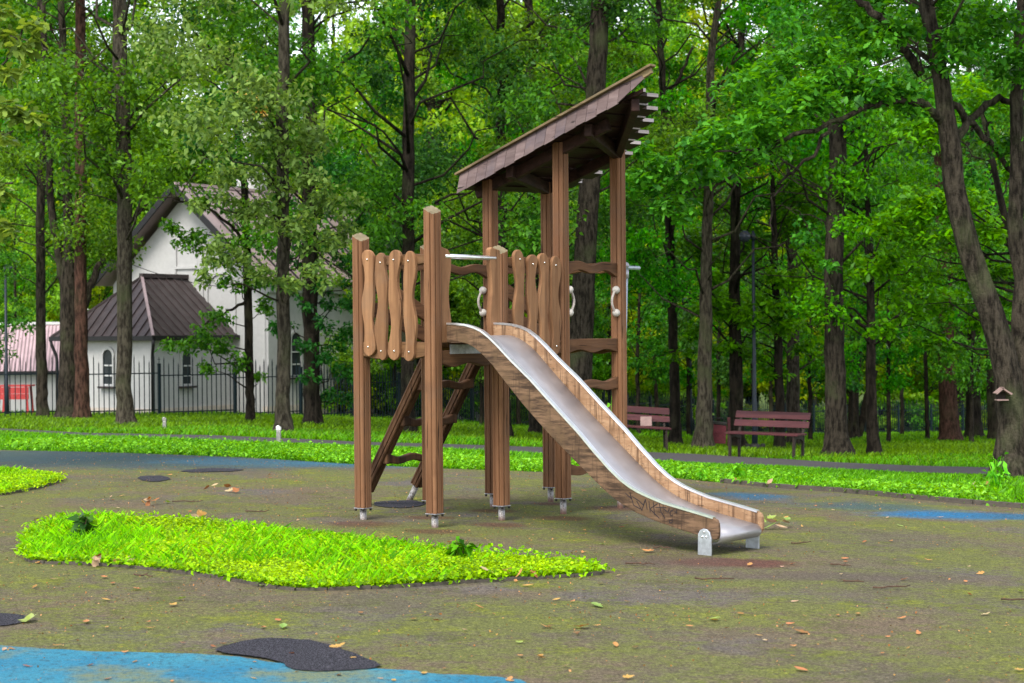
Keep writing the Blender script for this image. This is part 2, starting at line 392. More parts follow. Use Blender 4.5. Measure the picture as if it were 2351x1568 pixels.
# rubber play surface with faded blue areas, moss and rust-coloured rings
t = NT('rubber_mat'); P = t.coord()
n1 = t.noise(P, .55, 5, .6); n2 = t.noise(t.coord(loc=(7, 3, 1)), .9, 5, .65); n3 = t.noise(t.coord(loc=(2, 9, 1)), 2.2, 5, .7); sp = t.noise(P, 70, 4, .8); sp2 = t.noise(P, 38, 3, .6)
md_ = t.noise(P, 22, 5, .8); g2_ = t.noise(P, 7, 5, .7)
brk = t.math('MULTIPLY', t.math('ADD', t.math('SUBTRACT', md_, .5), t.math('MULTIPLY', t.math('SUBTRACT', g2_, .5), .8)), .55)
c = t.mix(t.mask(n1, .38, .62), (.205, .18, .122), (.26, .195, .132))
c = t.mix(t.math('MULTIPLY', t.mask(t.noise(t.coord(loc=(4, 1, 6)), .8, 4), .50, .64), .8), c, (.21, .185, .18))
c = t.mix(t.math('MULTIPLY', t.mask(t.math('ADD', n2, brk), .38, .60), .9), c, (.225, .25, .07))
c = t.mix(t.math('MULTIPLY', t.mask(t.math('ADD', n3, brk), .52, .70), .6), c, (.12, .14, .04))
c = t.mix(t.math('MULTIPLY', t.mask(t.math('ADD', n3, brk), .50, .68), t.mask(n2, .44, .62)), c, (.30, .33, .05))
def spot(x, y, rx, ry, col, soft=.5, amt=1.0):
    global c
    q = ground(x, y); mp = t.n('Mapping'); tc = t.n('TexCoord'); t.t.links.new(tc.outputs['Object'], mp.inputs[0])
    mp.vector_type = 'POINT'; mp.inputs['Location'].default_value = (-q[0]/rx, -q[1]/ry, 0); mp.inputs['Scale'].default_value = (1/rx, 1/ry, 0)
    ln = t.n('VectorMath', operation='LENGTH'); t.t.links.new(mp.outputs[0], ln.inputs[0])
    d = t.math('ADD', ln.outputs['Value'], t.math('MULTIPLY', t.math('SUBTRACT', n3, .5), 1.5))
    mk = t.math('SUBTRACT', 1.0, t.mask(d, 1-soft, 1+soft*.4))
    c = t.mix(t.math('MULTIPLY', mk, amt), c, col)
BLUE = (.045, .22, .40)
spot(60, 1046, 3.2, 1.7, (.06, .12, .15), .6, .85); spot(330, 1060, 2.6, 1.5, (.06, .12, .15), .6, .8)
spot(640, 1062, 1.8, .8, (.07, .19, .28), .5, .9)
spot(760, 1064, .7, .3, (.07, .22, .33), .5, .9)
spot(1720, 1138, .45, .55, BLUE, .7, .8); spot(1990, 1163, .7, .6, (.06, .15, .20), .8, .7)
spot(2180, 1182, .75, .5, (.035, .24, .50), .7, 1); spot(2330, 1186, .4, .4, (.05, .2, .36), .8, .9)
RUST = (.17, .07, .05)
for fx, fy, rr in ((834, 1204, .26), (997, 1220, .2), (1152, 1206, .22), (1294, 1190, .22), (1265, 1157, .16), (1130, 1173, .2), (985, 1188, .2), (1424, 1168, .3)):
    spot(fx, fy, rr*1.2, rr, RUST, .6, .7)
spot(1690, 1292, .45, .3, (.19, .07, .062), .5, .9)
spot(1950, 1325, 1.1, .25, (.18, .14, .125), .7, .7)
spot(1530, 1285, .6, .5, (.17, .11, .085), .8, .6)
c = t.mix(t.mask(md_, .36, .60), t.mix(.42, c, (.04, .037, .025)), c)
c = t.mix(t.mask(sp, .35, .7), t.mix(.7, c, (.015, .013, .01)), c)
c = t.mix(t.math('MULTIPLY', t.mask(sp, .62, .70), .55), c, (.36, .32, .25))
t.bsdf(c, .9, bump=t.math('ADD', sp, sp2), bstr=.8, bdist=.015, spec=.08)
sheet('rubber_surface', RUBBER, .0, 'rubber_mat', .6)

t = NT('rubber_blue'); n = t.noise(t.coord(), 1.1, 5, .65); s1 = t.noise(t.coord(), 110, 3, .7); s2 = t.noise(t.coord(), 14, 4, .7)
c = t.mix(t.mask(n, .35, .65), (.028, .18, .30), (.05, .23, .32))
c = t.mix(t.math('MULTIPLY', t.mask(t.noise(t.coord(loc=(3, 3, 3)), 1.6, 5, .7), .44, .62), .85), c, (.18, .19, .08))
c = t.mix(t.mask(s2, .56, .74), c, (.12, .20, .24))
c = t.mix(t.mask(s1, .3, .6), t.mix(.5, c, (.015, .04, .06)), c)
c = t.mix(t.mask(t.noise(t.coord(), 32, 4, .75), .50, .66), c, (.03, .09, .13))
t.bsdf(c, .9, bump=s1, bstr=.8, bdist=.012, spec=.1)
t = NT('rubber_black'); s1 = t.noise(t.coord(), 120, 3, .7)
t.bsdf(t.mix(t.mask(s1, .42, .66), (.012, .012, .017), (.11, .105, .13)), .85, bump=s1, bstr=1, bdist=.02, spec=.15)
sheet('blue_patch', smooth_poly(G2([(-300, 1478), (0, 1484), (120, 1493), (300, 1500), (480, 1503), (560, 1512), (640, 1525), (720, 1530), (860, 1535), (1000, 1548), (1130, 1556), (1230, 1566), (1200, 1640), (-300, 1660)]), 2), .006, 'rubber_blue', .35, wob=.012)
sheet('black_patch', smooth_poly(G2([(480, 1500), (540, 1478), (600, 1469), (700, 1471), (770, 1487), (830, 1512), (885, 1530), (840, 1542), (740, 1546), (665, 1542), (640, 1520), (560, 1509)]), 2), .011, 'rubber_black', .3, wob=.006)
sheet('black_patch', smooth_poly(G2([(-120, 1412), (0, 1409), (50, 1412), (70, 1422), (40, 1434), (0, 1440), (-120, 1445)]), 2), .006, 'rubber_black', .3, wob=.006)
sheet('black_patch', smooth_poly(G2([(310, 1096), (350, 1092), (385, 1094), (392, 1102), (365, 1107), (330, 1106)]), 2), .006, 'rubber_black', .25, wob=.01)
sheet('black_patch', smooth_poly(G2([(400, 1084), (470, 1075), (555, 1077), (560, 1082), (470, 1085)]), 2), .006, 'rubber_black', .25, wob=.02)
sheet('black_patch', smooth_poly(G2([(850, 1154), (920, 1149), (975, 1152), (980, 1160), (930, 1168), (870, 1165)]), 2), .006, 'rubber_black', .2, wob=.01)
PATH_T = [(-260, 974), (0, 982), (199, 992), (398, 996), (597, 1002), (836, 1013), (1100, 1020), (1300, 1027), (1480, 1036), (1600, 1041), (1800, 1052), (1950, 1061), (2100, 1067), (2300, 1072), (2600, 1078)]
PATH_B = [(-260, 980), (0, 989), (199, 1000), (398, 1006), (597, 1012), (836, 1021), (1100, 1031), (1300, 1042), (1480, 1053), (1600, 1060), (1800, 1069), (2000, 1078), (2100, 1083), (2300, 1087), (2600, 1096)]
PATH = G2(PATH_T)+G2(PATH_B)[::-1]
sheet('path', PATH, -.012, 'asphalt', .8)
sheet('lawn_patch', GREEN_A, .012, 'soil', .3); sheet('lawn_patch', GREEN_B, .012, 'soil', .3)
def kerb(poly, name='kerb'):
    o = empty(name, (*poly[0], gz(*poly[0]))); o['kind'] = 'structure'
    tile = MB().box((-.5, -.5, -.5), (.5, .5, .5)).mesh('kerb_tile', 'kerb_rubber'); P = resample(poly, .24)
    for i in range(len(P)):
        a = P[i]; b = P[(i+1) % len(P)]; mid = (a+b)/2; ln = np.linalg.norm(b-a)
        k = link('kerb_tile', tile, o, (mid[0]-poly[0][0], mid[1]-poly[0][1], gz(*mid)-gz(*poly[0])-.004+random.uniform(0, .006)))
        k.scale = (ln*.985, .04, .04); k.rotation_euler = (0, 0, math.atan2(b[1]-a[1], b[0]-a[0]))
kerb(GREEN_A); kerb(GREEN_B)
_a = [i for i, p in enumerate(RUB_EDGE) if p[0] >= 1600]
ke = empty('kerb', (*rub_far[_a[0]], gz(*rub_far[_a[0]]))); ke['kind'] = 'structure'
_t = MB().box((-.5, -.5, -.5), (.5, .5, .5)).mesh('kerb_tile', 'kerb_rubber')
_k0 = rub_far[_a[0]]
for i in _a[:-1]:
    A, B = rub_far[i], rub_far[i+1]; nn = max(1, int(np.linalg.norm(B-A)/.5))
    for j in range(nn):
        p0 = A+(B-A)*j/nn; p1 = A+(B-A)*(j+1)/nn; mid = (p0+p1)/2
        k = link('kerb_tile', _t, ke, (*(mid-_k0), gz(*mid)-gz(*_k0)+.01)); k.scale = (np.linalg.norm(p1-p0)*.98, .06, .07); k.rotation_euler = (0, 0, math.atan2(*(p1-p0)[::-1]))

# ================================================================ play tower
# local axes: x along the two-post side, y along the row of three modules
L = .8135; YAW = .711
_u = np.array([math.sin(YAW), math.cos(YAW)]); _v = np.array([math.cos(YAW), -math.sin(YAW)]); _P1 = np.array([-1.246, 15.16])
TW = empty('play_tower', (*_P1, 0), -YAW)
tag(TW, 'brown wooden climbing tower with metal slide, slatted railings, ladder and shingled roof', 'playground')
def wl(b, a, z=0): q = _P1+_v*b+_u*a; return np.array([q[0], q[1], z])
def gl(b, a): q = wl(b, a); return float(gz(q[0], q[1]))
def lobes(a, i):
    # rounded square log with eight grooves
    c, s = abs(math.cos(a)), abs(math.sin(a)); sq = (c**5+s**5)**(-1/5)
    g = min(abs(((a-o_+math.pi) % (2*math.pi))-math.pi) for o_ in [k*math.pi/2+e for k in range(4) for e in (-.42, .42)])
    return sq*.985-.24*math.exp(-(g/.06)**2)
roofz = lambda b, a: 2.925+.335*b+.027*(a-2*L)      # underside of the roof
FBOLT = MB().tube([(0, 0, .122), (0, 0, .103)], .010, 8).mesh('foot_bolt', 'plate_black')
PS = {'P1': (0, 0, 2.371), 'P2': (L, 0, 2.556), 'P3': (L, L, 2.26), 'P7': (0, L, 2.304), 'P5': (0, 2*L, 0), 'P4': (L, 2*L, 0), 'P6': (0, 3*L, 0), 'P9': (L, 3*L, 0)}
for k, (b, a, zt) in PS.items():
    roofp = zt == 0
    if roofp: zt = roofz(b, a)+.01
    mb = MB(); n = 160; rad = .058
    z0 = .13
    zs = [z0, z0+.4, z0+.9, zt-.3, zt]
    V = []
    for i, z in enumerate(zs):
        for j in range(n):
            an = 2*math.pi*j/n; rr = rad*lobes(an, i); x, y = rr*math.cos(an), rr*math.sin(an)
            V.append((x, y, z+((.028*(-x-y*-.6)/rad) if (i == len(zs)-1 and not roofp) else 0)))
    mb.add(V, [(i*n+j, i*n+(j+1) % n, (i+1)*n+(j+1) % n, (i+1)*n+j) for i in range(len(zs)-1) for j in range(n)], 0)
    mb.add(V[:n], [tuple(range(n))[::-1]], 0); mb.add(V[-n:], [tuple(range(n))], 1)
    po = mb.build('post', ['post_wood', 'end_grain'], TW, loc=(b, a, 0))
    MB().tube([(0, 0, gl(b, a)-.15), (0, 0, .13)], .0275, 16).build('foot_pipe', 'pipe_steel', po)
    fp = MB().box((-.056, -.056, .1215), (.056, .056, .1285)); fp.build('foot_plate', 'galvanised', po, .003)
    for sx, sy in ((-1, -1), (1, -1), (1, 1), (-1, 1)): link('foot_bolt', FBOLT, po, (sx*.043, sy*.043, 0))
BOLT = MB().ball((0, 0, 0), .0085, 8).mesh('bolt', 'bolt_steel')
def wavy(length, wid, ph, amp=.011, n=44, taper=.6):
    """outline of a hand-shaped slat, along y from 0 to length"""
    Lf, Rt = [], []
    for i in range(n+1):
        s = i/n; s = s+.11*math.sin(2*math.pi*s)*-1 if False else .5-.5*math.cos(math.pi*s)*(1 if n < 3 else 1); y = s*length; e = min(s, 1-s)*length; cap = 1 if e > wid*.55 else math.sqrt(max(0, 1-(1-e/(wid*.55))**2))
        cx = amp*math.sin(2*math.pi*s*1.6+ph)*1.1; hw = wid/2*(1+.16*math.sin(2*math.pi*s*2.3+ph*1.7))*cap
        Lf.append((cx-hw, y)); Rt.append((cx+hw, y))
    P = Lf+Rt[::-1]; out = []
    for q in P:
        if not out or abs(q[0]-out[-1][0])+abs(q[1]-out[-1][1]) > 1e-4: out.append(q)
    return out
def slat(c, z0, z1, ax, ph, wid=.114):
    ln = z1-z0; P = wavy(ln, wid, ph)
    if ax == 'x':
        o = MB().prism(P, (0, 0, 0), (1, 0, 0), (0, 0, 1), .034).build('slat', 'slat_wood', TW, .007, (c, -.036, z0)); bp = -.036
        pts = [(P[0][0]*0, -.036, .075), (0, -.036, ln-.08)]
    else:
        o = MB().prism(P, (0, 0, 0), (0, 1, 0), (0, 0, 1), .034).build('slat', 'slat_wood', TW, .007, (L+.036, c, z0)); pts = [(.036, 0, .075), (.036, 0, ln-.08)]
    for q in pts: link('bolt', BOLT, o, q)
for c_, z0, z1, ph in ((.147, 1.385, 2.258, .3), (.297, 1.352, 2.228, 2.1), (.447, 1.352, 2.246, 4.0), (.612, 1.345, 2.232, 5.2)): slat(c_, z0, z1, 'x', ph)
for c_, z0, z1, ph in ((.18, 1.39, 2.262, 1.0), (.347, 1.36, 2.225, 3.6), (.50, 1.39, 2.24, .2), (.654, 1.372, 2.222, 5.0)): slat(L+c_, z0, z1, 'y', ph)
def waveboard(nm, p, q, ztop, ht, th, mat, wave=.0, ends=0, out=(0, 0), n=20, topw=0, phase=0):
    """horizontal board between local points p, q (b, a) with a wavy lower (and upper) edge"""
    p = np.array(p, float); q = np.array(q, float); d = q-p; ln = np.linalg.norm(d); d /= ln; P = []
    for i in range(n+1):
        s = i/n; P.append((s*ln, -ht+wave*math.cos(s*4*math.pi+phase)-ends*(abs(2*s-1)**4)))
    for i in range(n, -1, -1):
        s = i/n; P.append((s*ln, topw*math.cos(s*4*math.pi+phase)+ends*(abs(2*s-1)**4)))
    ex = (d[0], d[1], 0); nrm = np.array([d[1], -d[0]])
    o = (p[0]-nrm[0]*th/2+out[0], p[1]-nrm[1]*th/2+out[1], ztop)
    return MB().prism(P, o, ex, (0, 0, 1), th).build(nm, mat, TW, .006)
# railings and platform beams
waveboard('rail', (.03, -.012), (L-.03, -.012), 2.205, .085, .05, 'rail_wood_b', .01, 0, topw=-.006)
waveboard('beam', (.03, -.01), (L-.03, -.01), 1.498, .125, .055, 'rail_wood_b', .012)
waveboard('rail', (L+.01, L+.03), (L+.01, 2*L-.03), 2.20, .085, .05, 'rail_wood_a', .01, topw=-.006)
waveboard('beam', (L+.01, L+.03), (L+.01, 2*L-.03), 1.498, .125, .055, 'rail_wood_a', .012)
waveboard('beam', (L, .03), (L, L-.03), 1.43, .12, .055, 'rail_wood_a', .016)
waveboard('rail', (L, 2*L+.03), (L, 3*L-.03), 2.172, .075, .055, 'rail_wood_a', -.016, .034, topw=-.016)
for zt in (1.507, 1.135, .765, .40): waveboard('rung' if zt < 1.4 else 'beam', (L, 2*L+.03), (L, 3*L-.03), zt, .11 if zt > 1.4 else .075, .055, 'rail_wood_a', -.014 if zt > 1.4 else .012, .0 if zt > 1.4 else .022, topw=0 if zt > 1.4 else .012)
for a0 in (0, L, 2*L):
    waveboard('beam', (0, a0+.03), (0, a0+L-.03), 1.498, .12, .05, 'rail_wood_a', .012)
waveboard('rail', (0, L+.03), (0, 2*L-.03), 2.16, .07, .05, 'rail_wood_a', -.014, .034, topw=-.014)
waveboard('rail', (0, .03), (0, L-.03), 2.19, .085, .05, 'rail_wood_a', .01); waveboard('rail', (0, 2*L+.03), (0, 3*L-.03), 2.19, .085, .05, 'rail_wood_a', .01)
for b_ in (.05, L-.05):
    pass
waveboard('beam', (.03, 3*L), (L-.03, 3*L), 1.498, .12, .05, 'rail_wood_b', .012); waveboard('rail', (.03, 3*L), (L-.03, 3*L), 2.19, .085, .05, 'rail_wood_b', .01)
for a_ in (L, 2*L): waveboard('beam', (.03, a_), (L-.03, a_), 1.45, .1, .05, 'rail_wood_b', .01)
nfl = 21
for i in range(nfl):
    a0 = -.0+i*(3*L)/nfl
    MB().box((.035, a0+.004, 1.462), (L-.035, a0+3*L/nfl-.004, 1.488)).build('floor_board', 'rail_wood_b', TW)
# diagonal back boards
for base, seg in ((0, ((2.06, 1.72), (1.80, 1.54))), (2*L, ((2.02, 1.66), (1.78, 1.53)))):
    for z0, z1 in seg:
        MB().beam((.02, base+.04, z0), (.02, base+L-.04, z1), .035, .12).build('back_board', 'rail_wood_a', TW, .008)
# boards either side of the slide opening
P = []
for i in range(17):
    z = 1.49+i/16*.75; s = i/16; P.append((.155+.016*math.sin(s*8.5+.4)-(.03 if i == 16 else 0), z))
P += [(.045, 2.265), (.045, 1.49)]
MB().prism(P, (L-.0, 0, 0), (0, 1, 0), (0, 0, 1), .05).build('gate_board', 'slat_wood', TW, .008)
P = [(L-.045, 1.50), (L-.045, 2.25), (L-.15, 2.275)]
for i in range(17):
    z = 2.255-i/16*.75; P.append((L-.165-.012*math.sin(i/16*9+1), z))
MB().prism(P, (L+.0, 0, 0), (0, 1, 0), (0, 0, 1), .05).build('gate_board', 'slat_wood', TW, .008)
MB().tube([(L+.035, .1, 2.185), (L+.035, L-.10, 2.185)], .0195, 14).build('grab_bar', 'trim_steel', TW)
MB().box((L+.03, .16, 1.40), (L+.036, L-.2, 1.475)).build('slide_plate', 'galvanised', TW)
# rope handles
def handle(b, a, z0, z1, db, da):
    h = MB().ball((b, a, z0), .036, 12).build('handle_ball', 'ball_white', TW); MB().ball((b, a, z1), .036, 12).build('handle_ball', 'ball_white', TW)
    pts = []
    for i in range(13):
        s = i/12; k = math.sin(math.pi*s); pts.append((b+db*(.012+.05*k), a+da*(.012+.05*k), z0+(z1-z0)*s))
    MB().tube(pts, .011, 8).build('rope', 'rope', h)
handle(-.03, 2*L-.075, 1.745, 1.945, 0, -1); handle(L+.03, 2*L+.075, 1.735, 1.935, 0, 1); handle(L+.03, 3*L-.075, 1.735, 1.94, 0, -1)
# fire pole
fpz = 2.168; gb = gl(L/2, 3*L+.535)
fp = MB().tube([(L/2, 3*L-.02, fpz), (L/2, 3*L+.857, fpz)], .019, 12).build('pole_arm', 'blue_pole', TW)
MB().tube([(L/2, 3*L+.65, fpz-.05), (L/2, 3*L+.6, 1.2), (L/2, 3*L+.535, gb-.1)], .021, 12).build('fire_pole', 'blue_pole', TW)
MB().tube([(L/2, 3*L+.65, fpz-.10), (L/2, 3*L+.65, fpz-.02)], .028, 12).ball((L/2, 3*L+.65, fpz+.02), .033, 10).build('pole_clamp', 'galvanised', TW)
# ladder
prof = lambda a, i: lobes(a, i)
ladz = lambda z: -.97+.95*z/1.46
lad = None
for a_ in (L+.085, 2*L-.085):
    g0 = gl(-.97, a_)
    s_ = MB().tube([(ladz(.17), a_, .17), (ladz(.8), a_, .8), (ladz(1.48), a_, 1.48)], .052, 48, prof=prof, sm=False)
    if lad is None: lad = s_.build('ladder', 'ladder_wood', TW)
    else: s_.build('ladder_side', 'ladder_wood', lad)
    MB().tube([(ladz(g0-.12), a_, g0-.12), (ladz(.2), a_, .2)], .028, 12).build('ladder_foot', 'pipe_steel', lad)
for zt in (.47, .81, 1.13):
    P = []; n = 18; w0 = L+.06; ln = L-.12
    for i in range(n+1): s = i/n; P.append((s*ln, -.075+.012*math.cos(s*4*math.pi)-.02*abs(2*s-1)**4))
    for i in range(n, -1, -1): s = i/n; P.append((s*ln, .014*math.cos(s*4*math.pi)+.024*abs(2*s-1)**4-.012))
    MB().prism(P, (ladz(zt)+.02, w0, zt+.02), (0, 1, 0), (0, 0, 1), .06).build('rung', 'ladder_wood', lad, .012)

# ---- slide
TOP = [(.80, 1.647), (.95, 1.642), (1.06, 1.632), (1.15, 1.612), (1.23, 1.583), (1.31, 1.535), (1.40, 1.468), (1.53, 1.36), (1.735, 1.185+.02), (1.97, .985+.02), (2.21, .785+.02), (2.35, .675), (2.50, .545), (2.60, .472), (2.68, .426), (2.76, .391), (2.85, .361), (2.985, .322), (3.10, .300), (3.23, .276), (3.36, .251), (3.425, .238)]
BOT = [(.80, 1.497), (1.0, 1.494), (1.08, 1.482), (1.15, 1.455), (1.25, 1.39), (1.338, 1.32), (1.46, 1.20), (1.65, 1.018), (1.89, .81), (2.126, .625), (2.346, .462), (2.44, .392), (2.53, .333), (2.617, .288), (2.743, .235), (2.907, .187), (3.149, .133), (3.316, .103), (3.44, .082)]
END = [(3.455, .225), (3.468, .20), (3.472, .16), (3.470, .11), (3.458, .09)]
outl = TOP+END+BOT[::-1]
def interp(T_, x): return float(np.interp(x, [p[0] for p in T_], [p[1] for p in T_]))
AN, AF = .135, .675; TH = .03
bedx = np.concatenate([np.linspace(.72, 1.0, 4), np.linspace(1.03, 1.6, 16), np.linspace(1.65, 2.35, 8), np.linspace(2.4, 3.4, 22)])
bedz = [interp(TOP, x)*.38+interp(BOT, x)*.62 for x in bedx]; bedz[:4] = [1.52, 1.52, 1.52, 1.517]
mb = MB(); W0, W1 = AN+.001, AF-.001
nb_ = len(bedx); prof_ = [(x, z) for x, z in zip(bedx, bedz)]
for k in range(1, 9):   # rolled lip at the bottom end
    an = k/8*R(200); prof_.append((3.4+.05*math.sin(an)*1.25, bedz[-1]-.05+.05*math.cos(an)))
V = [(x, a_, z) for x, z in prof_ for a_ in (W0, W1)]
mb.add(V, [(2*i, 2*i+2, 2*i+3, 2*i+1) for i in range(len(prof_)-1)], 0, True)
slide = mb.build('slide', 'slide_steel', TW); md = slide.modifiers.new('t', 'SOLIDIFY'); md.thickness = .004; md.offset = 0
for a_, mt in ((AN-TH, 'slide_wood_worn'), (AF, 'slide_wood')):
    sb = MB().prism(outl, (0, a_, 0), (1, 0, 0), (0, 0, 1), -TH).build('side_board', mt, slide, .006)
    V = []
    for x, z in TOP: V += [(x, a_-.004, z+.001), (x, a_+TH+.004, z+.001)]
    tr = MB()
    for (x0, z0), (x1, z1) in zip(TOP[:-1], TOP[1:]): pass
    n_ = len(TOP); VV = []
    for i, (x, z) in enumerate(TOP):
        x2, z2 = TOP[min(i+1, n_-1)]; x1, z1 = TOP[max(i-1, 0)]; dd = math.hypot(x2-x1, z2-z1); nx_, nz_ = -(z2-z1)/dd, (x2-x1)/dd
        for off in (-.008, .007):
            for aa in (a_-.004, a_+TH+.004): VV.append((x+nx_*off, aa, z+nz_*off))
    tr.add(VV, [(4*i+p, 4*i+q, 4*i+4+q, 4*i+4+p) for i in range(n_-1) for p, q in ((0, 1), (1, 3), (3, 2), (2, 0))]+[(0, 2, 3, 1), (4*n_-4, 4*n_-3, 4*n_-1, 4*n_-2)], 0)
    tr.build('edge_trim', 'trim_steel', slide)
for a_, sgn in ((AN-TH-.016, -1), (AF+TH, 1)):
    gq = gl(3.36, a_); P = [(3.30, gq-.04), (3.415, gq-.04), (3.418, .09), (3.405, .135), (3.38, .155), (3.35, .158), (3.322, .145), (3.304, .115)]
    bk = MB().prism(P, (0, a_+(.016 if True else 0), 0), (1, 0, 0), (0, 0, 1), .016).build('foot_bracket', 'bracket_steel', slide, .004)
    for bx, bz in ((3.36, .135), (3.345, .10), (3.378, .10)): link('bolt', BOLT, bk, (bx, a_-.001 if sgn < 0 else a_+.017, bz))
# scribbled marks on the near side board
def scrib(pts, wd=.006):
    mb = MB()
    for p, q in zip(pts[:-1], pts[1:]):
        mb.beam((p[0], AN-TH-.0022, p[1]), (q[0], AN-TH-.0022, q[1]), .0015, wd, up=(0, 1, 0)) if False else mb.beam((p[0], AN-TH-.0015, p[1]), (q[0], AN-TH-.0015, q[1]), .002, wd, 0, (.02, 0, 1) if abs(p[0]-q[0]) > abs(p[1]-q[1]) else (1, 0, .02))
    return mb
def onboard(x, y):
    d = ray(x, y); p0 = wl(0, AN-TH); n3 = np.array([*_u, 0]); P_ = EYE+d*(((p0-EYE)@n3)/(d@n3)); q = P_[:2]-_P1; return float(q@_v), float(P_[2])
marks = [[(1436, 1132), (1450, 1145), (1446, 1130), (1455, 1160), (1470, 1168)], [(1462, 1150), (1474, 1172), (1480, 1150)], [(1452, 1140), (1468, 1150), (1478, 1160), (1482, 1146), (1486, 1170)], [(1490, 1150), (1493, 1176)], [(1500, 1152), (1503, 1182)], [(1510, 1156), (1492, 1168), (1514, 1190)], [(1513, 1152), (1518, 1176), (1527, 1190)], [(1505, 1165), (1530, 1165)], [(1524, 1168), (1534, 1176), (1537, 1166)], [(1546, 1170), (1538, 1176), (1540, 1184), (1546, 1182)], [(1538, 1194), (1544, 1193), (1543, 1200), (1537, 1200), (1538, 1194)], [(1549, 1174), (1554, 1178), (1553, 1170)]]
mk_ = MB()
for st in marks:
    s2 = scrib([onboard(*q) for q in st], .005); mk_.add(s2.v, s2.f)
mk_.build('graffiti', 'ink', slide)

# ---- roof: pointed sloping deck of boards, short shingles along the near edge
NEAR = 2*L-.17
FARB = [(-.24, 2.92), (-.06, 2.925), (.043, 2.967), (.18, 2.968), (.30, 2.927), (.55, 2.883), (.68, 2.81), (.837, 2.69), (.978, 2.567), (1.123, 2.43), (1.256, 2.30), (1.39, 2.146), (1.53, 1.978), (1.66, 1.80), (1.80, 1.60), (1.95, 1.50)]
RM = MB()
for (b0_, a0_), (b1_, a1_) in ((((0, 3*L)), (L, 3*L)), ((0, 2*L), (L, 2*L)), ((-.15, 2*L-.005), (1.35, 2*L-.005))):
    RM.beam((b0_, a0_, roofz(b0_, a0_)-.055), (b1_, a1_, roofz(b1_, a1_)-.055), .06, .10)
for p, q in (((0, 3*L), (.33, NEAR+.05)), ((L, 3*L), (L+.40, NEAR+.05)), ((L, 3*L), (1.72, NEAR+.05))):
    RM.beam((*p, roofz(*p)-.05), (*q, roofz(*q)-.05), .07, .11)
roof = RM.build('roof', 'dark_wood', TW, .008)
bw = .1085; b_ = -.22; i = 0
while b_ < 1.84:
    far = float(np.interp(b_+bw/2, [p[0] for p in FARB], [p[1] for p in FARB]))+random.uniform(-.015, .02)-(.12 if i % 2 == 0 else 0); lift = .012 if i % 2 else 0.0
    V = []
    for bb in (b_+.002, b_+bw+.018 if i % 2 else b_+bw-.002):
        for aa in (NEAR, far):
            for dz in (0, .03): V.append((bb, aa, roofz(bb, aa)+.003+lift+dz))
    f_ = max(0, 1-.16/(far-NEAR)); m0 = tuple(np.array(V[4])*(1-f_)+np.array(V[6])*f_); m1 = tuple(np.array(V[5])*(1-f_)+np.array(V[7])*f_); V += [m0, m1]
    MB().add(V, [(0, 2, 3, 1), (0, 1, 5, 4), (1, 3, 7, 5), (0, 4, 6, 2), (4, 5, 9, 8)]).add(V, [(8, 9, 7, 6), (2, 6, 7, 3)], 1).build('roof_board', ['dark_wood', 'plank_end_lit'], roof)  # outer edge and end face get the painted-in lit tone, rest stays dark
    b_ += bw; i += 1
# near-edge shingles: lower ends follow the eave, upper ends tuck under the cap board
capz = lambda b: 2.989+.347*(b+.213)
bs = -.20; i = 0
while bs < 1.80:
    sw = .113; e = bs+sw-.005; V = []
    for bb in (bs, e):
        zt_ = capz(bb)-.004; zb_ = 2.846+.357*(bb-.03+.124)-.006*(i % 2)+random.uniform(-.003, .003)
        k_ = min(1, max(.25, (1.95-bb)/.35)); zb_ = zt_-(zt_-zb_)*k_
        for aa, z, bo in ((NEAR-.01, zt_, 0), (NEAR-.01-.09*k_, zb_, .04)):
            for dd in (0, .02): V.append((bb+bo, aa+dd, z+dd*.25))
    MB().add(V, [(0, 1, 3, 2), (4, 6, 7, 5), (0, 2, 6, 4), (1, 5, 7, 3), (2, 3, 7, 6), (0, 4, 5, 1)]).build('shingle', 'shingle_wood', roof)
    bs += sw; i += 1
MB().beam((-.235, NEAR-.005, capz(-.235)+.006), (1.95, NEAR-.015, capz(1.95)+.006), .08, .022).build('cap_board', 'cap_wood', roof, .004)
MB().beam((1.45, NEAR+.012, capz(1.45)-.05), (1.93, NEAR-.01, capz(1.93)-.018), .03, .07).build('tip_board', 'cap_wood', roof, .004)

# ================================================================ church behind the fence
_O = np.array([-11.38, 58.0]); _ha = np.array([-.84, .54]); _hb = np.array([.51, .86]); _ha /= np.linalg.norm(_ha); _hb = np.array([-_ha[1]*-1, 0]) if False else np.array([_ha[1], -_ha[0]])
CH = empty('church', (*_O, -1.3)); tag(CH, 'white plastered church with brown metal gable roof and low hipped apse behind iron fence', 'church')
def hp(la, lb, z): q = _ha*la+_hb*lb; return (q[0], q[1], z+1.3)
def cpart(nm, mat, polys, parent=CH, bevel=0):
    mb = MB()
    for p in polys: mb.add([hp(*q) for q in p], [tuple(range(len(p)))])
    return mb.build(nm, mat, parent)
def cprism(nm, mat, pts, d, parent=CH):
    """closed slab: polygon pts (la, lb, z) shifted by d"""
    n = len(pts); A = [hp(*q) for q in pts]; B = [hp(q[0]+d[0], q[1]+d[1], q[2]+d[2]) for q in pts]
    return MB().add(A+B, [tuple(range(n)), tuple(range(2*n-1, n-1, -1))]+[(i, n+i, n+(i+1) % n, (i+1) % n) for i in range(n)]).build(nm, mat, parent)
ZB = -1.7; EV = 1.5; AW, AD = 4.6, 4.08; RZ = 3.48
def wallbox(nm, la0, la1, lb0, lb1, z0, z1, mat='plaster', parent=CH):
    return cprism(nm, mat, [(la0, lb0, z0), (la1, lb0, z0), (la1, lb1, z0), (la0, lb1, z0)], (0, 0, z1-z0), parent)
apse = wallbox('apse_wall', .28, AW-.28, .28, AD+.1, ZB, EV)
wallbox('plinth', .20, AW-.20, .20, AD, ZB, -.80, 'plaster_plinth')
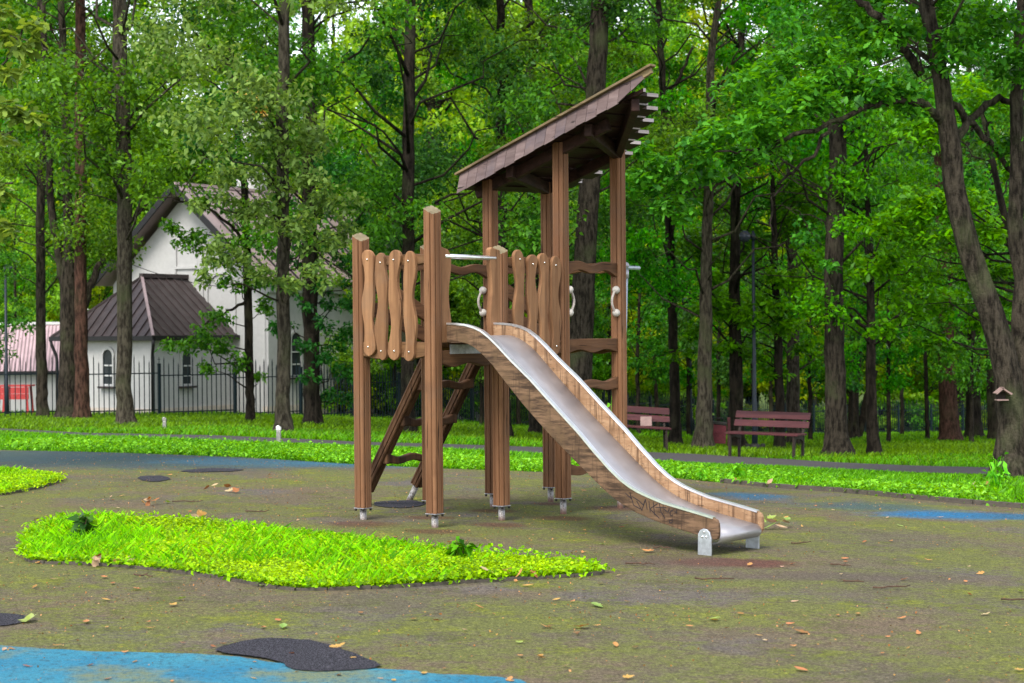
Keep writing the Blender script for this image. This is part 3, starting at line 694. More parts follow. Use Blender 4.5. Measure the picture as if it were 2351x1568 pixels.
for la, lb in ((.28, .28), (AW-.28, .28)): wallbox('pilaster', la-.04 if la < 1 else la-.42, la+.42 if la < 1 else la+.04, lb-.05, lb+.3, ZB, EV-.02, parent=apse)
wallbox('pilaster', .23, .4, .32, .70, ZB, EV-.02, parent=apse)
ar = cpart('apse_roof', 'roof_dark', [[(0, 0, EV), (AW, 0, EV), (AW/2, 1.9, RZ)], [(0, 0, EV), (AW/2, 1.9, RZ), (AW/2, AD, RZ), (0, AD, EV)], [(AW, 0, EV), (AW, AD, EV), (AW/2, AD, RZ), (AW/2, 1.9, RZ)]])
wallbox('gutter', -.03, AW+.03, -.06, .04, EV-.12, EV+.03, 'gutter', ar); wallbox('gutter', -.06, .04, .045, AD, EV-.12, EV+.03, 'gutter', ar); wallbox('eave_soffit', .05, AW-.05, .05, AD, EV-.1, EV-.02, 'plaster', ar)
def seam(p, q, parent, w=.045, h=.05, mat='roof_dark'): MB().beam(hp(*p), hp(*q), w, h).build('roof_seam', mat, parent)
for k in range(1, 12):
    la = k*AW/12; seam((la, 0, EV+.02), (la, 1.9*(1-abs(la-AW/2)/(AW/2)), EV+.02+(RZ-EV)*(1-abs(la-AW/2)/(AW/2))), ar)
for k in range(1, 11):
    lb = k*.37
    f = min(1, lb/1.9); seam((0, lb, EV+.02), (AW/2*f, lb, EV+.02+(RZ-EV)*f), ar)
seam((0, 0, EV+.03), (AW/2, 1.9, RZ+.03), ar, .09, .06, 'roof_red'); seam((AW, 0, EV+.03), (AW/2, 1.9, RZ+.03), ar, .09, .06); seam((AW/2, 1.85, RZ+.06), (AW/2, AD, RZ+.06), ar, .16, .14)
# gable and nave
GC = AW/2; GW = 3.5; NE = 3.35; NA = 6.42; LBN = 14.0
cprism('gable_wall', 'plaster', [(GC-GW, AD, ZB), (GC-GW, AD, NE), (GC, AD, NA), (GC+GW, AD, NE), (GC+GW, AD, ZB)], (0, .35, 0))
nave = wallbox('nave_wall', GC-GW, GC-GW+.4, AD+.36, LBN, ZB, NE-.05)
wallbox('nave_wall', GC+GW-.4, GC+GW, AD+.36, LBN, ZB, NE-.05)
wallbox('plinth', GC-GW-.1, GC-GW+.1, AD-.1, LBN, ZB, -.85, 'plaster_plinth')
for lb in (AD+.0, AD+2.6, AD+5.2, AD+7.8): wallbox('pilaster', GC-GW-.09, GC-GW+.05, lb, lb+.45, ZB+.02, NE-.1, parent=nave)
wallbox('cornice', GC-GW-.16, GC-GW+.02, AD+.02, LBN, NE-.42, NE-.12, parent=nave)
OH = 3.45; sl_ = (6.62-3.38)/3.8
rf = cprism('nave_roof', 'roof_red', [(GC, OH, 6.62), (GC-3.9, OH, 3.30), (GC-3.9, LBN, 3.30), (GC, LBN, 6.62)], (0, 0, .07))
cprism('nave_roof', 'roof_red', [(GC, OH, 6.62), (GC, LBN, 6.62), (GC+3.9, LBN, 3.30), (GC+3.9, OH, 3.30)], (0, 0, .07))
for k in range(1, 17):
    lb = OH+k*.62; MB().beam(hp(GC-.02, lb, 6.70), hp(GC-3.9, lb, 3.40), .05, .06).build('roof_seam', 'gutter', rf)
MB().beam(hp(GC, OH-.02, 6.70), hp(GC, LBN, 6.70), .2, .1).build('ridge_cap', 'roof_pink', rf)
for s in (-1, 1): MB().beam(hp(GC, OH-.03, 6.60), hp(GC+s*3.9, OH-.03, 3.28), .07, .2).build('barge_board', 'gutter', rf)
def arch(nm, c, w, z0, z1, face, parent, mat='plaster', th=.06, ring=.09):
    """arched window on the end face ('e') or the side face ('s') at offset c"""
    def fp(s, z, o): return hp(c+s, .28-o, z) if face == 'e' else (hp(.28-o, c+s, z) if face == 's' else (hp(GC-GW-o, c+s, z) if face == 'n' else hp(c+s, AD-o, z)))
    def outline(g): return [(-w/2-g, z0-g)]+[(-(w/2+g)*math.cos(R(t_)), z1-w/2+(w/2+g)*math.sin(R(t_))) for t_ in range(0, 181, 20)]+[(w/2+g, z0-g)]
    A, B = outline(ring), outline(0); n = len(A); mb = MB()
    V = [fp(*q, .0) for q in A]+[fp(*q, th) for q in A]+[fp(*q, th) for q in B]+[fp(*q, .0) for q in B]
    mb.add(V, [(k*n+i, k*n+(i+1) % n, (k+1)*n+(i+1) % n, (k+1)*n+i) for k in range(3) for i in range(n)])
    wn = mb.build(nm, mat, parent)
    if nm == 'window':
        MB().add([fp(*q, .012) for q in B], [tuple(range(n))]).build('pane', 'window_glass', wn)
        MB().beam(fp(0, z0, .03), fp(0, z1-.05, .03), .04, .05).build('mullion', 'window_frame', wn)
        for zz in (z0+(z1-z0)*.28, z0+(z1-z0)*.56, z0+.03): MB().beam(fp(-w/2, zz, .028), fp(w/2, zz, .028), .04, .045).build('glazing_bar', 'window_frame', wn)
        MB().beam(fp(-w/2-.14, z0-.05, .09), fp(w/2+.14, z0-.05, .09), .16, .07).build('sill', 'roof_dark', wn)
    return wn
def solve(xd, fn, lo, hi):
    for _ in range(50):
        mid = (lo+hi)/2; q = fn(mid); P_ = np.array([q[0]+_O[0], q[1]+_O[1], q[2]-1.3])
        if (pix(P_)[0] < xd) == (pix((fn(hi)[0]+_O[0], fn(hi)[1]+_O[1], 0))[0] > xd): lo = mid
        else: hi = mid
    return mid
arch('window', solve(250, lambda s: hp(s, .28, 0), .4, 4.2), .42, -.08, 1.1, 'e', apse)
arch('window', solve(427, lambda s: hp(.28, s, 0), .5, 3.9), .42, -.1, 1.05, 's', apse)
arch('window', AD+1.5, .5, .1, 1.6, 'n', nave); arch('window', AD+4.1, .5, .1, 1.6, 'n', nave)
arch('niche', GC-1.55, 1.15, 1.6, 3.6, 'g', CH); arch('niche', GC+1.55, 1.15, 1.6, 3.6, 'g', CH); arch('niche', GC, .9, 3.9, 4.9, 'g', CH)
for s in (-.62, .62): wallbox('pilaster', GC+s-.14, GC+s+.14, AD-.05, AD+.1, 1.2, 4.2)
MB().tube([hp(-.02, -.02, EV-.1), hp(-.02, -.02, EV-.25), hp(.15, .12, EV-.6), hp(.16, .13, EV-.75), hp(.16, .13, -1.55)], .055, 8).build('downpipe', 'gutter', CH)
MB().tube([hp(AW, -.0, EV-.1), hp(AW-.02, .02, EV-.25), hp(AW-.12, .12, EV-.6), hp(AW-.14, .13, EV-.75), hp(AW-.14, .13, -1.55)], .055, 8).build('downpipe', 'gutter', CH)
# bell tower with gilded dome further back on the nave
q = at(577, 400, 74); tb = (q[0]-_O[0], q[1]-_O[1])
tw_ = MB().tube([(*tb, 6), (*tb, 11.6)], .62, 24).build('tower_drum', 'plaster', CH)
MB().tube([(*tb, 11.58), (*tb, 11.72)], .72, 24).build('drum_cornice', 'gold', tw_)
MB().tube([(*tb, 11.72), (*tb, 11.9), (*tb, 12.2), (*tb, 12.5), (*tb, 12.75), (*tb, 13.0), (*tb, 13.3)], [.55, .72, .78, .66, .42, .18, .03], 24).build('dome', 'gold', tw_)
# outside stair with white side wall
q = at(1080, 930, 70); st = empty('stair', (q[0], q[1], float(gz(q[0], q[1])))); tag(st, 'small outdoor stair with white sloping side wall beyond the fence', 'stair')
for k in range(7): MB().box((-.8+k*.0, k*.28, -.3), (.55, k*.28+.27, 1.3-k*.19)).build('step', 'concrete', st)
for k in range(6): MB().box((-.75, -.06, .12+k*.2), (.5-k*.02, -.005, .20+k*.2)).build('tread_edge', 'bark_grey' if False else 'concrete', st)
MB().prism([(-.9, 1.75), (.62, .55), (.62, .82), (-.9, 2.05)], (0, -.02, 0), (1, 0, 0), (0, 0, 1), .14).build('side_wall', 'plaster', st)
MB().box((.45, -.02, -.3), (.62, 1.6, .55)).build('stair_wall', 'plaster', st)

# shed with ribbed pink roof, and red table
def shed():
    Y0 = 66.0; x0 = at(-80, 850, Y0)[0]; x1 = at(139, 850, Y0)[0]; ze = at(60, 852, Y0)[2]; zr = at(60, 745, Y0+2.4)[2]; gb_ = float(gz(x0, Y0))-.6
    o = empty('shed', (x0, Y0, gb_+.6)); tag(o, 'low white shed with ribbed pink metal roof at the lamp post', 'shed'); W = x1-x0; h0 = ze-gb_-.6; h1 = zr-gb_-.6; dx = -.42
    MB().box((.1, .25, -.6), (W-.25, 2.2, h0+.05)).build('wall', 'plaster', o)
    MB().box((.08, .2, -.6), (W-.22, .3, -.05)).build('plinth', 'concrete', o)
    r_ = MB().add([(0, 0, h0), (W, 0, h0), (W+dx, 2.4, h1), (dx, 2.4, h1), (0, .04, h0-.06), (W, .04, h0-.06), (W+dx, 2.4, h1-.06), (dx, 2.4, h1-.06)], [(0, 1, 2, 3), (7, 6, 5, 4), (0, 4, 5, 1), (1, 5, 6, 2), (2, 6, 7, 3), (3, 7, 4, 0)]).build('roof', 'roof_pink', o)
    n = 26
    for k in range(n):
        s = k/(n-1)*W*.98+.02; MB().beam((s, 0.0, h0+.02), (s+dx, 2.4, h1+.02), .035, .045).build('roof_rib', 'roof_red', r_)
    MB().beam((dx-.05, 2.4, h1+.04), (W+dx+.05, 2.4, h1+.04), .14, .1).build('ridge_cap', 'lamp_top', r_)
    MB().box((-.02, -.05, h0-.1), (W+.02, .02, h0+.0)).build('gutter', 'gutter', r_)
shed()
q = at(38, 920, 59.5); g0 = float(gz(q[0], q[1])); rt = empty('red_table', (q[0], q[1], g0)); tag(rt, 'red painted wooden table standing beyond the fence in front of the shed', 'table')
for k in range(3): MB().box((-.52, -.35+k*.24, .93), (.52, -.13+k*.24, .98)).build('top_board', 'red_paint', rt)
MB().box((-.5, -.42, .52), (.5, -.37, .70)).build('front_board', 'red_paint', rt); MB().box((-.5, -.42, .71), (.5, -.37, .91)).build('front_board', 'red_paint', rt)
for sx in (-.46, .42):
    for y0 in (-.36, .25): MB().beam((sx*1.12, y0, -.1), (sx*.95, y0, .95), .06, .07).build('leg', 'red_paint', rt)

# ================================================================ iron fence
FL = [(-420, 51.5), (209, 54), (393, 55), (565, 56.2), (730, 58), (900, 61), (1100, 66), (1400, 77), (1700, 90), (2000, 98), (2351, 104), (2700, 108)]
fpl = [at(x, 900, Y)[:2] for x, Y in FL]
def walk(poly, d):
    out = [np.array(poly[0])]; i = 0; p = np.array(poly[0])
    while i < len(poly)-1:
        r_ = d
        while i < len(poly)-1:
            e = np.array(poly[i+1])-p; l_ = np.linalg.norm(e)
            if l_ >= r_: p = p+e/l_*r_; out.append(p.copy()); break
            r_ -= l_; p = np.array(poly[i+1]); i += 1
    return out
fposts = walk(fpl, 2.4)
# shift so that a post falls beside the gap of the twin trunks
PK = [MB().add([(-.013, -.013, 0), (.013, -.013, 0), (.013, .013, 0), (-.013, .013, 0), (-.013, -.013, h-.12), (.013, -.013, h-.12), (.013, .013, h-.12), (-.013, .013, h-.12), (-.016, 0, h-.11), (.016, 0, h-.11), (0, 0, h)],
               [(0, 1, 5, 4), (1, 2, 6, 5), (2, 3, 7, 6), (3, 0, 4, 7), (4, 5, 10), (5, 6, 10), (6, 7, 10), (7, 4, 10)]).mesh('picket', 'fence_paint') for h in (1.62, 1.80)]
def make_fence(idx, label, single):
    o = empty('iron_fence', (*fposts[idx[0]], float(gz(*fposts[idx[0]])))); tag(o, label, 'fence'); base = np.array(o.location)
    pm = MB().box((-.045, -.045, -.3), (.045, .045, 1.55)).box((-.05, -.05, 1.55), (.05, .05, 1.57)).box((-.008, -.008, 1.57), (.008, .008, 1.76)).box((-.045, -.007, 1.68), (.045, .007, 1.695)).mesh('post', 'fence_paint')
    allp = MB()
    for k in idx:
        a_, b_ = fposts[k], fposts[k+1]; d = b_-a_; an = math.atan2(d[1], d[0]); g = float(min(gz(*a_), gz(*b_)))
        po = link('post', pm, o, (*(a_-base[:2]), float(gz(*a_))-base[2])); po.rotation_euler = (0, 0, an)
        for zz in (.18, 1.28):
            MB().beam((*(a_-base[:2]), g+zz-base[2]), (*(b_-base[:2]), g+zz-base[2]), .022, .035).build('rail', 'fence_paint', o)
        n = 16
        for j in range(1, n):
            p = a_+d*j/n; h = PK[j % 2]
            if single: pk = link('picket', h, o, (*(p-base[:2]), g+.06-base[2])); pk.rotation_euler = (0, 0, an)
            else:
                c_, s_ = math.cos(an), math.sin(an)
                allp.add([(v.co.x*c_-v.co.y*s_+p[0]-base[0], v.co.x*s_+v.co.y*c_+p[1]-base[1], v.co.z+g+.06-base[2]) for v in h.vertices], [tuple(f.vertices) for f in h.polygons])
    if not single: tag(allp.build('pickets', 'fence_paint', o), kind='stuff')
_n = next(i for i, p in enumerate(fposts) if pix((*p, 0))[0] > 960)
make_fence(range(0, _n), 'dark iron picket fence with stepped panels in front of the white church', True)
make_fence(range(_n, len(fposts)-1), 'dark iron picket fence running behind the benches and far trees', False)

# ================================================================ street furniture
def lamp(x, y, ytop, gx, label, rp=.06, rg=.14, flange=False, Y=None):
    b = ground(x, y) if Y is None else at(x, y, Y)
    if Y: b[2] = gz(b[0], b[1])
    lo, hi = 0, 9
    for _ in range(40):
        h = (lo+hi)/2
        if pix((b[0], b[1], b[2]+h))[1] > ytop: lo = h
        else: hi = h
    o = empty('lamp_post', b); tag(o, label, 'lamp'); s = gx/(4200/b[1])
    MB().tube([(0, 0, -.2), (0, 0, .9), (0, 0, .95), (0, 0, h+.12)], [rp*1.15, rp*1.1, rp*.8, rp*.5], 12).build('pole', 'lamp_paint', o)
    MB().tube([(0, 0, h), (s*.7, 0, h-.0)], .025, 8).build('arm', 'lamp_paint', o)
    MB().tube([(0, 0, h-.12), (0, 0, h+.06)], .055, 10).build('collar', 'lamp_paint', o)
    gl_ = MB().ball((s, 0, h-.02), rg, 16).build('globe', 'lamp_globe', o)
    if flange:
        MB().tube([(0, 0, .02), (0, 0, .09), (0, 0, .14)], [.16, .15, .08], 12).build('base_flange', 'plate_black', o)
        for k in range(4): MB().box((-.22+.38*(k % 2), -.06+.1*(k//2), .06), (-.13+.38*(k % 2), 0+.1*(k//2), .13)).build('base_lug', 'plate_black', o)
lamp(1733, 1031, 541, -19, 'tall dark blue lamp post behind the bench beside the litter bin', .065, .15, True)
lamp(16, 955, 616, 10, 'dark blue lamp post standing in front of the pink-roofed shed', .065, .10)
lamp(1388, 990, 750, -10, 'distant lamp post seen through the wooden tower between rungs', .05, .14, Y=84)
lamp(1587, 1001, 690, -12, 'thin dark lamp post behind the fence between two trunks', .06, .13, Y=70)
def bollard(x, yb, yt, label):
    b = ground(x, yb); h = (yb-yt)*b[1]/4200; o = empty('bollard_light', b); tag(o, label, 'bollard'); w_ = h*.32
    MB().box((-w_*.42, -w_*.4, -.1), (w_*.42, w_*.4, h*.68)).build('stem', 'bollard_steel', o, .01)
    MB().prism([(-w_*.5, h*.68), (w_*.5, h*.68), (w_*.5, h*.86), (-w_*.1, h), (-w_*.5, h*.93)], (0, w_*.45, 0), (1, 0, 0), (0, 0, 1), w_*.9).build('head', 'lamp_top' if 'slanted' in label else 'bollard_steel', o, .01)
bollard(378, 986, 957, 'low grey bollard light in front of the church apse'); bollard(640, 1013, 976, 'low bollard light with white slanted head beside a tree trunk at the path')
def bench(pl, pr, label, length=None):
    pl = np.array(pl); pr = np.array(pr); d = (pr-pl)[:2]; ln = np.linalg.norm(d); an = math.atan2(d[1], d[0]); o = empty('park_bench', pl, an); tag(o, label, 'bench', None); tilt = (pr[2]-pl[2])/ln
    zf = lambda x: tilt*x
    def board(nm, y0, z0, y1, z1, th):
        V = []
        for x in (-.10, ln+.10):
            for (yy, zz) in ((y0, z0), (y1, z1)):
                V += [(x, yy, zz+zf(x)), (x, yy+th, zz+zf(x)+th*.2)]
        MB().add(V, [(0, 2, 3, 1), (4, 5, 7, 6), (0, 4, 6, 2), (1, 3, 7, 5), (0, 1, 5, 4), (2, 6, 7, 3)]).build(nm, 'bench_wood', o, .006)
    for k in range(3):
        V = []; y0 = -.02+k*.145
        for x in (-.08, ln+.08): V += [(x, y0, .43+zf(x)), (x, y0+.13, .43+zf(x)), (x, y0, .468+zf(x)), (x, y0+.13, .468+zf(x))]
        MB().add(V, [(0, 2, 3, 1), (4, 5, 7, 6), (0, 4, 6, 2), (1, 3, 7, 5), (0, 1, 5, 4), (2, 6, 7, 3)]).build('seat_board', 'bench_wood', o, .005)
    board('back_board', .42, .57, .47, .69, .035); board('back_board', .485, .73, .535, .86, .035)
    for x in (.02, ln-.02):
        z = zf(x)
        f_ = MB().beam((x, .0, -.12+z), (x, .03, .43+z), .045, .05, up=(1, 0, 0)).build('leg', 'bench_iron', o)
        MB().beam((x, .40, -.12+z), (x, .44, .45+z), .045, .05, up=(1, 0, 0)).build('leg', 'bench_iron', o)
        MB().beam((x, .44, .45+z), (x, .56, .86+z), .045, .04, up=(1, 0, 0)).build('back_support', 'bench_iron', o)
        MB().prism([(.0, .34), (.12, .37), (.3, .36), (.43, .30), (.43, .43), (.0, .43)], (x+.02, 0, z), (0, 1, 0), (0, 0, 1), -.04).build('seat_bracket', 'bench_iron', o)
    return o
A_ = ground(1673, 1046); B_ = ground(1824, 1062)
print('bench', A_, B_, np.linalg.norm(A_-B_))
_d = (B_-A_)[:2]; _d = _d/np.linalg.norm(_d)
_yaw = R(-34); _dir = np.array([math.cos(_yaw), math.sin(_yaw)])
def bench_end(A, xd, dirv):
    lo, hi = .3, 4
    for _ in range(40):
        m_ = (lo+hi)/2; q = A[:2]+dirv*m_
        if pix((q[0], q[1], A[2]))[0] < xd: lo = m_
        else: hi = m_
    q = A[:2]+dirv*m_; return np.array([q[0], q[1], float(gz(*q))])
b1 = bench_end(A_, 1824, _dir); bench(A_, b1, 'dark red slatted park bench standing in front of the lamp post')
A2 = ground(1533, 1034); q = A2[:2]-np.array([1.75, .05]); b2 = np.array([q[0], q[1], float(gz(*q))]); bn2 = bench(b2, A2, 'dark red slatted park bench partly hidden behind the wooden tower')
print('b1', b1, np.linalg.norm(b1-A_), A2)
pb = MB().box((-.12, -.02, 0), (.12, .02, .2)).build('leaning_board', 'pink_board', None, .004, (A2[0]-.42, A2[1]+.36, b2[2]*.2+A2[2]*.8+.47)); pb.rotation_euler = (R(-12), 0, 0)
tag(pb, 'small pale pinkish board propped on the bench seat', 'board')
# litter bin
bq = ground(1645, 1030); bi = empty('litter_bin', bq, R(-6)); tag(bi, 'dark red metal litter bin on two posts beside the bench', 'bin'); sc_ = bq[1]/4200
wb = 46*sc_
MB().prism([(-wb*.5, .14), (wb*.46, .12), (wb*.5, .56), (-wb*.40, .62)], (0, .12, 0), (1, 0, 0), (0, 0, 1), .22).build('bin_body', 'bin_paint', bi, .01)
MB().prism([(-wb*.42, .625), (wb*.5, .57), (wb*.55, .64), (-wb*.38, .68)], (0, .14, 0), (1, 0, 0), (0, 0, 1), .26).build('bin_rim', 'plate_black', bi, .01)
MB().box((wb*.54, -.04, -.15), (wb*.70, .05, .76)).build('post', 'bench_wood', bi, .005); MB().box((-wb*.66, -.03, -.15), (-wb*.55, .03, .62)).build('post', 'plate_black', bi, .005)
MB().box((-wb*.14, -.125, .38), (wb*.14, -.101, .405)).build('handle', 'bin_paint', bi); MB().tube([(-wb*.5, .1, .62), (-wb*.45, .1, .72), (wb*.3, .1, .74), (wb*.5, .1, .6)], .012, 6).build('lid_bar', 'plate_black', bi)

# ================================================================ foliage helpers
def unit(v): return v/np.maximum(np.linalg.norm(v, axis=-1, keepdims=True), 1e-9)
def leafcloud(P, size, up=.9, shape='kite', droop=.25, wid=.62):
    """P (N,3) leaf positions -> vertices, faces"""
    N = len(P); size = np.broadcast_to(size, (N,))[:, None]
    nrm = unit(rng.normal(0, 1, (N, 3))*.62+np.array([0, 0, up])); d = unit(np.cross(nrm, unit(rng.normal(0, 1, (N, 3)))))
    s = np.cross(nrm, d); dz = np.array([0, 0, -1.])
    if shape == 'kite':
        pts = [(0, 0, 0), (.45, wid/2, .0), (1, 0, droop), (.45, -wid/2, .0)]
    elif shape == 'oak':
        h = [(.0, .03), (.18, .13), (.26, .09), (.42, .25), (.50, .16), (.66, .30), (.74, .19), (.88, .19)]
        pts = [(x, y, droop*x*x) for x, y in h]+[(1.0, 0, droop)]+[(x, -y, droop*x*x) for x, y in h[::-1]]
    else:
        h = [(.0, .03), (.12, .30), (.30, .22), (.42, .52), (.56, .22), (.74, .20)]
        pts = [(x, y, droop*x*x) for x, y in h]+[(1.0, 0, droop)]+[(x, -y, droop*x*x) for x, y in h[::-1]]
    V = np.stack([P+d*size*a+s*size*b+dz*size*c for a, b, c in pts], 1); k = len(pts)
    return V.reshape(-1, 3), np.arange(N*k).reshape(N, k)
def clump_pts(c, r, n, flat=.5):
    q = unit(rng.normal(0, 1, (n, 3)))*(rng.random((n, 1))**.45)
    q = q*np.array([r, r, r*flat])
    # uneven: pull towards a few sub-clusters
    k = max(3, n//28); sub = unit(rng.normal(0, 1, (k, 3)))*(rng.random((k, 1))**.5)*np.array([r, r, r*flat])
    j = rng.integers(0, k, n); t_ = rng.random((n, 1))*.45+.4
    return np.asarray(c)+q*(1-t_)+sub[j]*t_
def limb(mb, p, q, r0, r1, n=5, sag=.12, seg=5):
    p = np.asarray(p, float); q = np.asarray(q, float); d = q-p; ln = np.linalg.norm(d); j = rng.normal(0, ln*.045, (seg+1, 3)); j[0] = 0; j[-1] = 0
    pts = [p+d*t_+np.array([0, 0, -sag*ln*4*t_*(1-t_)*(-1)])+j[i] for i, t_ in enumerate(np.linspace(0, 1, seg+1))]
    mb.tube(pts, [r0+(r1-r0)*t_ for t_ in np.linspace(0, 1, seg+1)], n)
    return pts
def trunk_mesh(mb, W, rads, flare=1.75, n=18):
    """W world-space polyline (local to base)"""
    W = np.asarray(W, float); t_ = np.concatenate([[0], np.cumsum(np.linalg.norm(np.diff(W, axis=0), axis=1))]); m_ = max(8, int(t_[-1]/.45))
    tt = np.concatenate([np.linspace(0, min(1.0, t_[-1]*.3), 7)[:-1], np.linspace(min(1.0, t_[-1]*.3), t_[-1], m_)])
    pts = np.stack([np.interp(tt, t_, W[:, k]) for k in range(3)], 1); rr = np.interp(tt, t_, rads)
    rr = rr*(1+(flare-1)*np.exp(-tt/.2)); pts[1:-1] += rng.normal(0, .012, (len(pts)-2, 3))*np.array([1, 1, 0])
    ph = rng.random(4)*6.28
    def prof(a, i): return 1+.05*math.sin(3*a+ph[0]+i*.15)+.035*math.sin(5*a+ph[1]-i*.3)+.17*math.exp(-tt[i]/.25)*math.sin(4*a+ph[2])
    mb.tube(pts, list(rr), n, prof=prof); return pts, rr

def tree(label, base, pts, crown=None, barkm='bark_grey', leaf='leaf_oak', Y=None, zlo=3.5, zhi=15, spread=3.2, nclump=22, per=170, lsize=.112, extra=(), forks=(), group=None, shape='kite', name='tree', hit=None, nocrown=False, seedskip=0, topr=.45, up=.6):
    """pts: picture points (x, y, width) of the trunk, base first; extra: leaf clumps (x, y, dY, radius m)"""
    b = ground(*base) if Y is None else at(base[0], base[1], Y)
    b[2] = float(gz(b[0], b[1])); YY = b[1]; sc = YY/4200
    o = empty(name, b); tag(o, label, 'tree', group)
    W = []; rads = []
    for (x, y, wd) in pts:
        q = at(x, y, YY); W.append(q-b); rads.append(wd*sc/2)
    W[0][2] = -.12
    # continue above the picture
    if W[-1][2] < zhi:
        d = W[-1]-W[-2]; d = d/max(d[2], .1); W.append(W[-1]+d*(zhi-W[-1][2])*np.array([.7, .7, 1])); rads.append(rads[-1]*topr)
    mb = MB(); P_, rr = trunk_mesh(mb, W, rads)
    LP = []
    for fk in forks:
        F_ = [at(x, y, YY+dy)-b for x, y, wd, dy in fk]; fr = [wd*sc/2 for x, y, wd, dy in fk]
        t_ = np.linspace(0, 1, len(F_)); tt = np.linspace(0, 1, 4*len(F_)); pts_ = np.stack([np.interp(tt, t_, np.array(F_)[:, k]) for k in range(3)], 1)
        pts_[1:-1] += rng.normal(0, .02, (len(pts_)-2, 3)); mb.tube(pts_, list(np.interp(tt, t_, fr)), 10)
    cl = []
    nclump = int(nclump*1.35)
    for k in range(nclump):
        z = zlo+(zhi-zlo)*((k+rng.random())/nclump); fz = (z-zlo)/(zhi-zlo)
        R_ = spread*(.55+.6*math.sin(math.pi*min(1, fz*.8+.12)))*(.35+.65*math.sqrt(rng.random())); a_ = rng.random()*6.283
        ctr = np.array([np.interp(z, P_[:, 2], P_[:, 0]), np.interp(z, P_[:, 2], P_[:, 1]), 0]); c_ = ctr+np.array([math.cos(a_)*R_, math.sin(a_)*R_, z]); cl.append((c_, .65+.85*rng.random()**1.5, .72))
        zb = max(z-R_*.55, .8); root = np.array([np.interp(zb, P_[:, 2], P_[:, 0]), np.interp(zb, P_[:, 2], P_[:, 1]), zb])
        limb(mb, root, c_, .010+.008*R_, .004, 5, .05)
    for e in extra:
        x, y, dY, r = e[:4]; c_ = at(x, y, YY+dY)-b; cl.append((c_, r, .68))
        zb = max(c_[2]-.5, .5); root = np.array([np.interp(zb, P_[:, 2], P_[:, 0]), np.interp(zb, P_[:, 2], P_[:, 1]), zb])
        if len(e) < 5: limb(mb, root, c_, .012+.007*np.linalg.norm(c_-root), .004, 5, .05)
    mb.build('trunk', barkm, o)
    # nothing hangs between the path and the lamp head
    cl = [q for q in cl if not ((q[0]+b)[1] < 45 and math.hypot(pix(q[0]+b)[0]-1722, (pix(q[0]+b)[1]-545)*.8) < 34+q[1]*1.2*4200/(q[0]+b)[1])]
    if cl and not nocrown:
        for c_, r, fl in cl: LP.append(clump_pts(c_, r, int(per*(3.3 if lsize < .115 and shape == 'kite' else 2.7)*r*r/.9), fl))
        LP = np.concatenate(LP); V, Fc = leafcloud(LP, lsize*(.7+.6*rng.random(len(LP))), up, shape)
        link('crown', big('crown', V, Fc, leaf), o)
    return o
# ================================================================ trees that can be told apart
tree('slim dark tree standing beside the pink-roofed shed', (96, 950), [(97, 950, 26), (94, 700, 22), (93, 500, 20), (100, 200, 17), (92, 0, 16)], Y=53.2, barkm='bark_grey', leaf='leaf_oak', zlo=4, spread=3, nclump=20)
tree('old grey tree forking into several stems beside the red-barked trunk', (160, 961), [(158, 961, 50), (160, 800, 46), (160, 640, 46), (157, 560, 24), (150, 250, 18), (140, 0, 15)], barkm='bark_grey', leaf='leaf_oak', zlo=4.5, spread=3.4, nclump=22,
     forks=[[(160, 690, 24, 0), (140, 620, 22, 0), (118, 480, 17, -.1), (108, 300, 15, -.2), (98, 0, 12, -.4)], [(172, 760, 22, .1), (205, 660, 18, .3), (240, 590, 15, .6), (264, 525, 12, .8)]])
tree('tall reddish trunk close to the forking grey tree', (190, 966), [(190, 966, 34), (186, 800, 30), (186, 640, 28), (186, 400, 26), (184, 200, 25), (184, 0, 23)], Y=48.8, barkm='bark_red', leaf='leaf_dark', zlo=7.5, spread=2.2, nclump=10)
tree('straight pale grey trunk with mossy foot in front of the church apse', (287, 976), [(288, 976, 38), (284, 880, 34), (286, 640, 35), (286, 400, 34), (280, 200, 34), (274, 0, 32)], barkm='bark_pale', leaf='leaf_oak', zlo=5.2, spread=3.6, nclump=24,
     extra=[(240, 380, -.6, .8), (250, 450, .4, .7), (320, 430, -.8, .7), (220, 300, -.5, .9), (330, 240, -.5, .9), (300, 190, -.8, .8), (210, 220, -.3, .8), (360, 330, .2, .9), (120, 340, -.6, .8), (150, 420, -.4, .7)])
tree('thin dark tree with low leafy boughs in front of the church gable', (572, 970), [(574, 970, 21), (572, 800, 19), (568, 600, 18), (562, 430, 17), (545, 300, 14), (532, 120, 12), (528, 0, 10)], barkm='bark_dark', leaf='leaf_oak', zlo=6.0, spread=2.4, nclump=12, per=190,
     extra=[(395, 525, -.7, .50), (430, 548, -.8, .62), (468, 560, -.6, .6), (505, 600, -.5, .55), (545, 560, -.4, .6), (540, 490, -.3, .7), (500, 720, -.7, .6), (470, 770, -.9, .6), (430, 800, -1, .62), (400, 790, -1, .45), (510, 800, -.6, .6), (545, 830, -.5, .5), (480, 850, -.9, .42), (600, 640, -.2, .6), (610, 700, .1, .55), (590, 540, -.3, .6), (470, 455, -.3, .6), (600, 860, 0, .35), (528, 650, -.4, .55)],
     forks=[[(566, 560, 9, 0), (530, 520, 7, -.2), (470, 470, 6, -.4), (395, 460, 4, -.6)], [(570, 690, 8, 0), (530, 710, 6, -.4), (470, 745, 4, -.8)]])
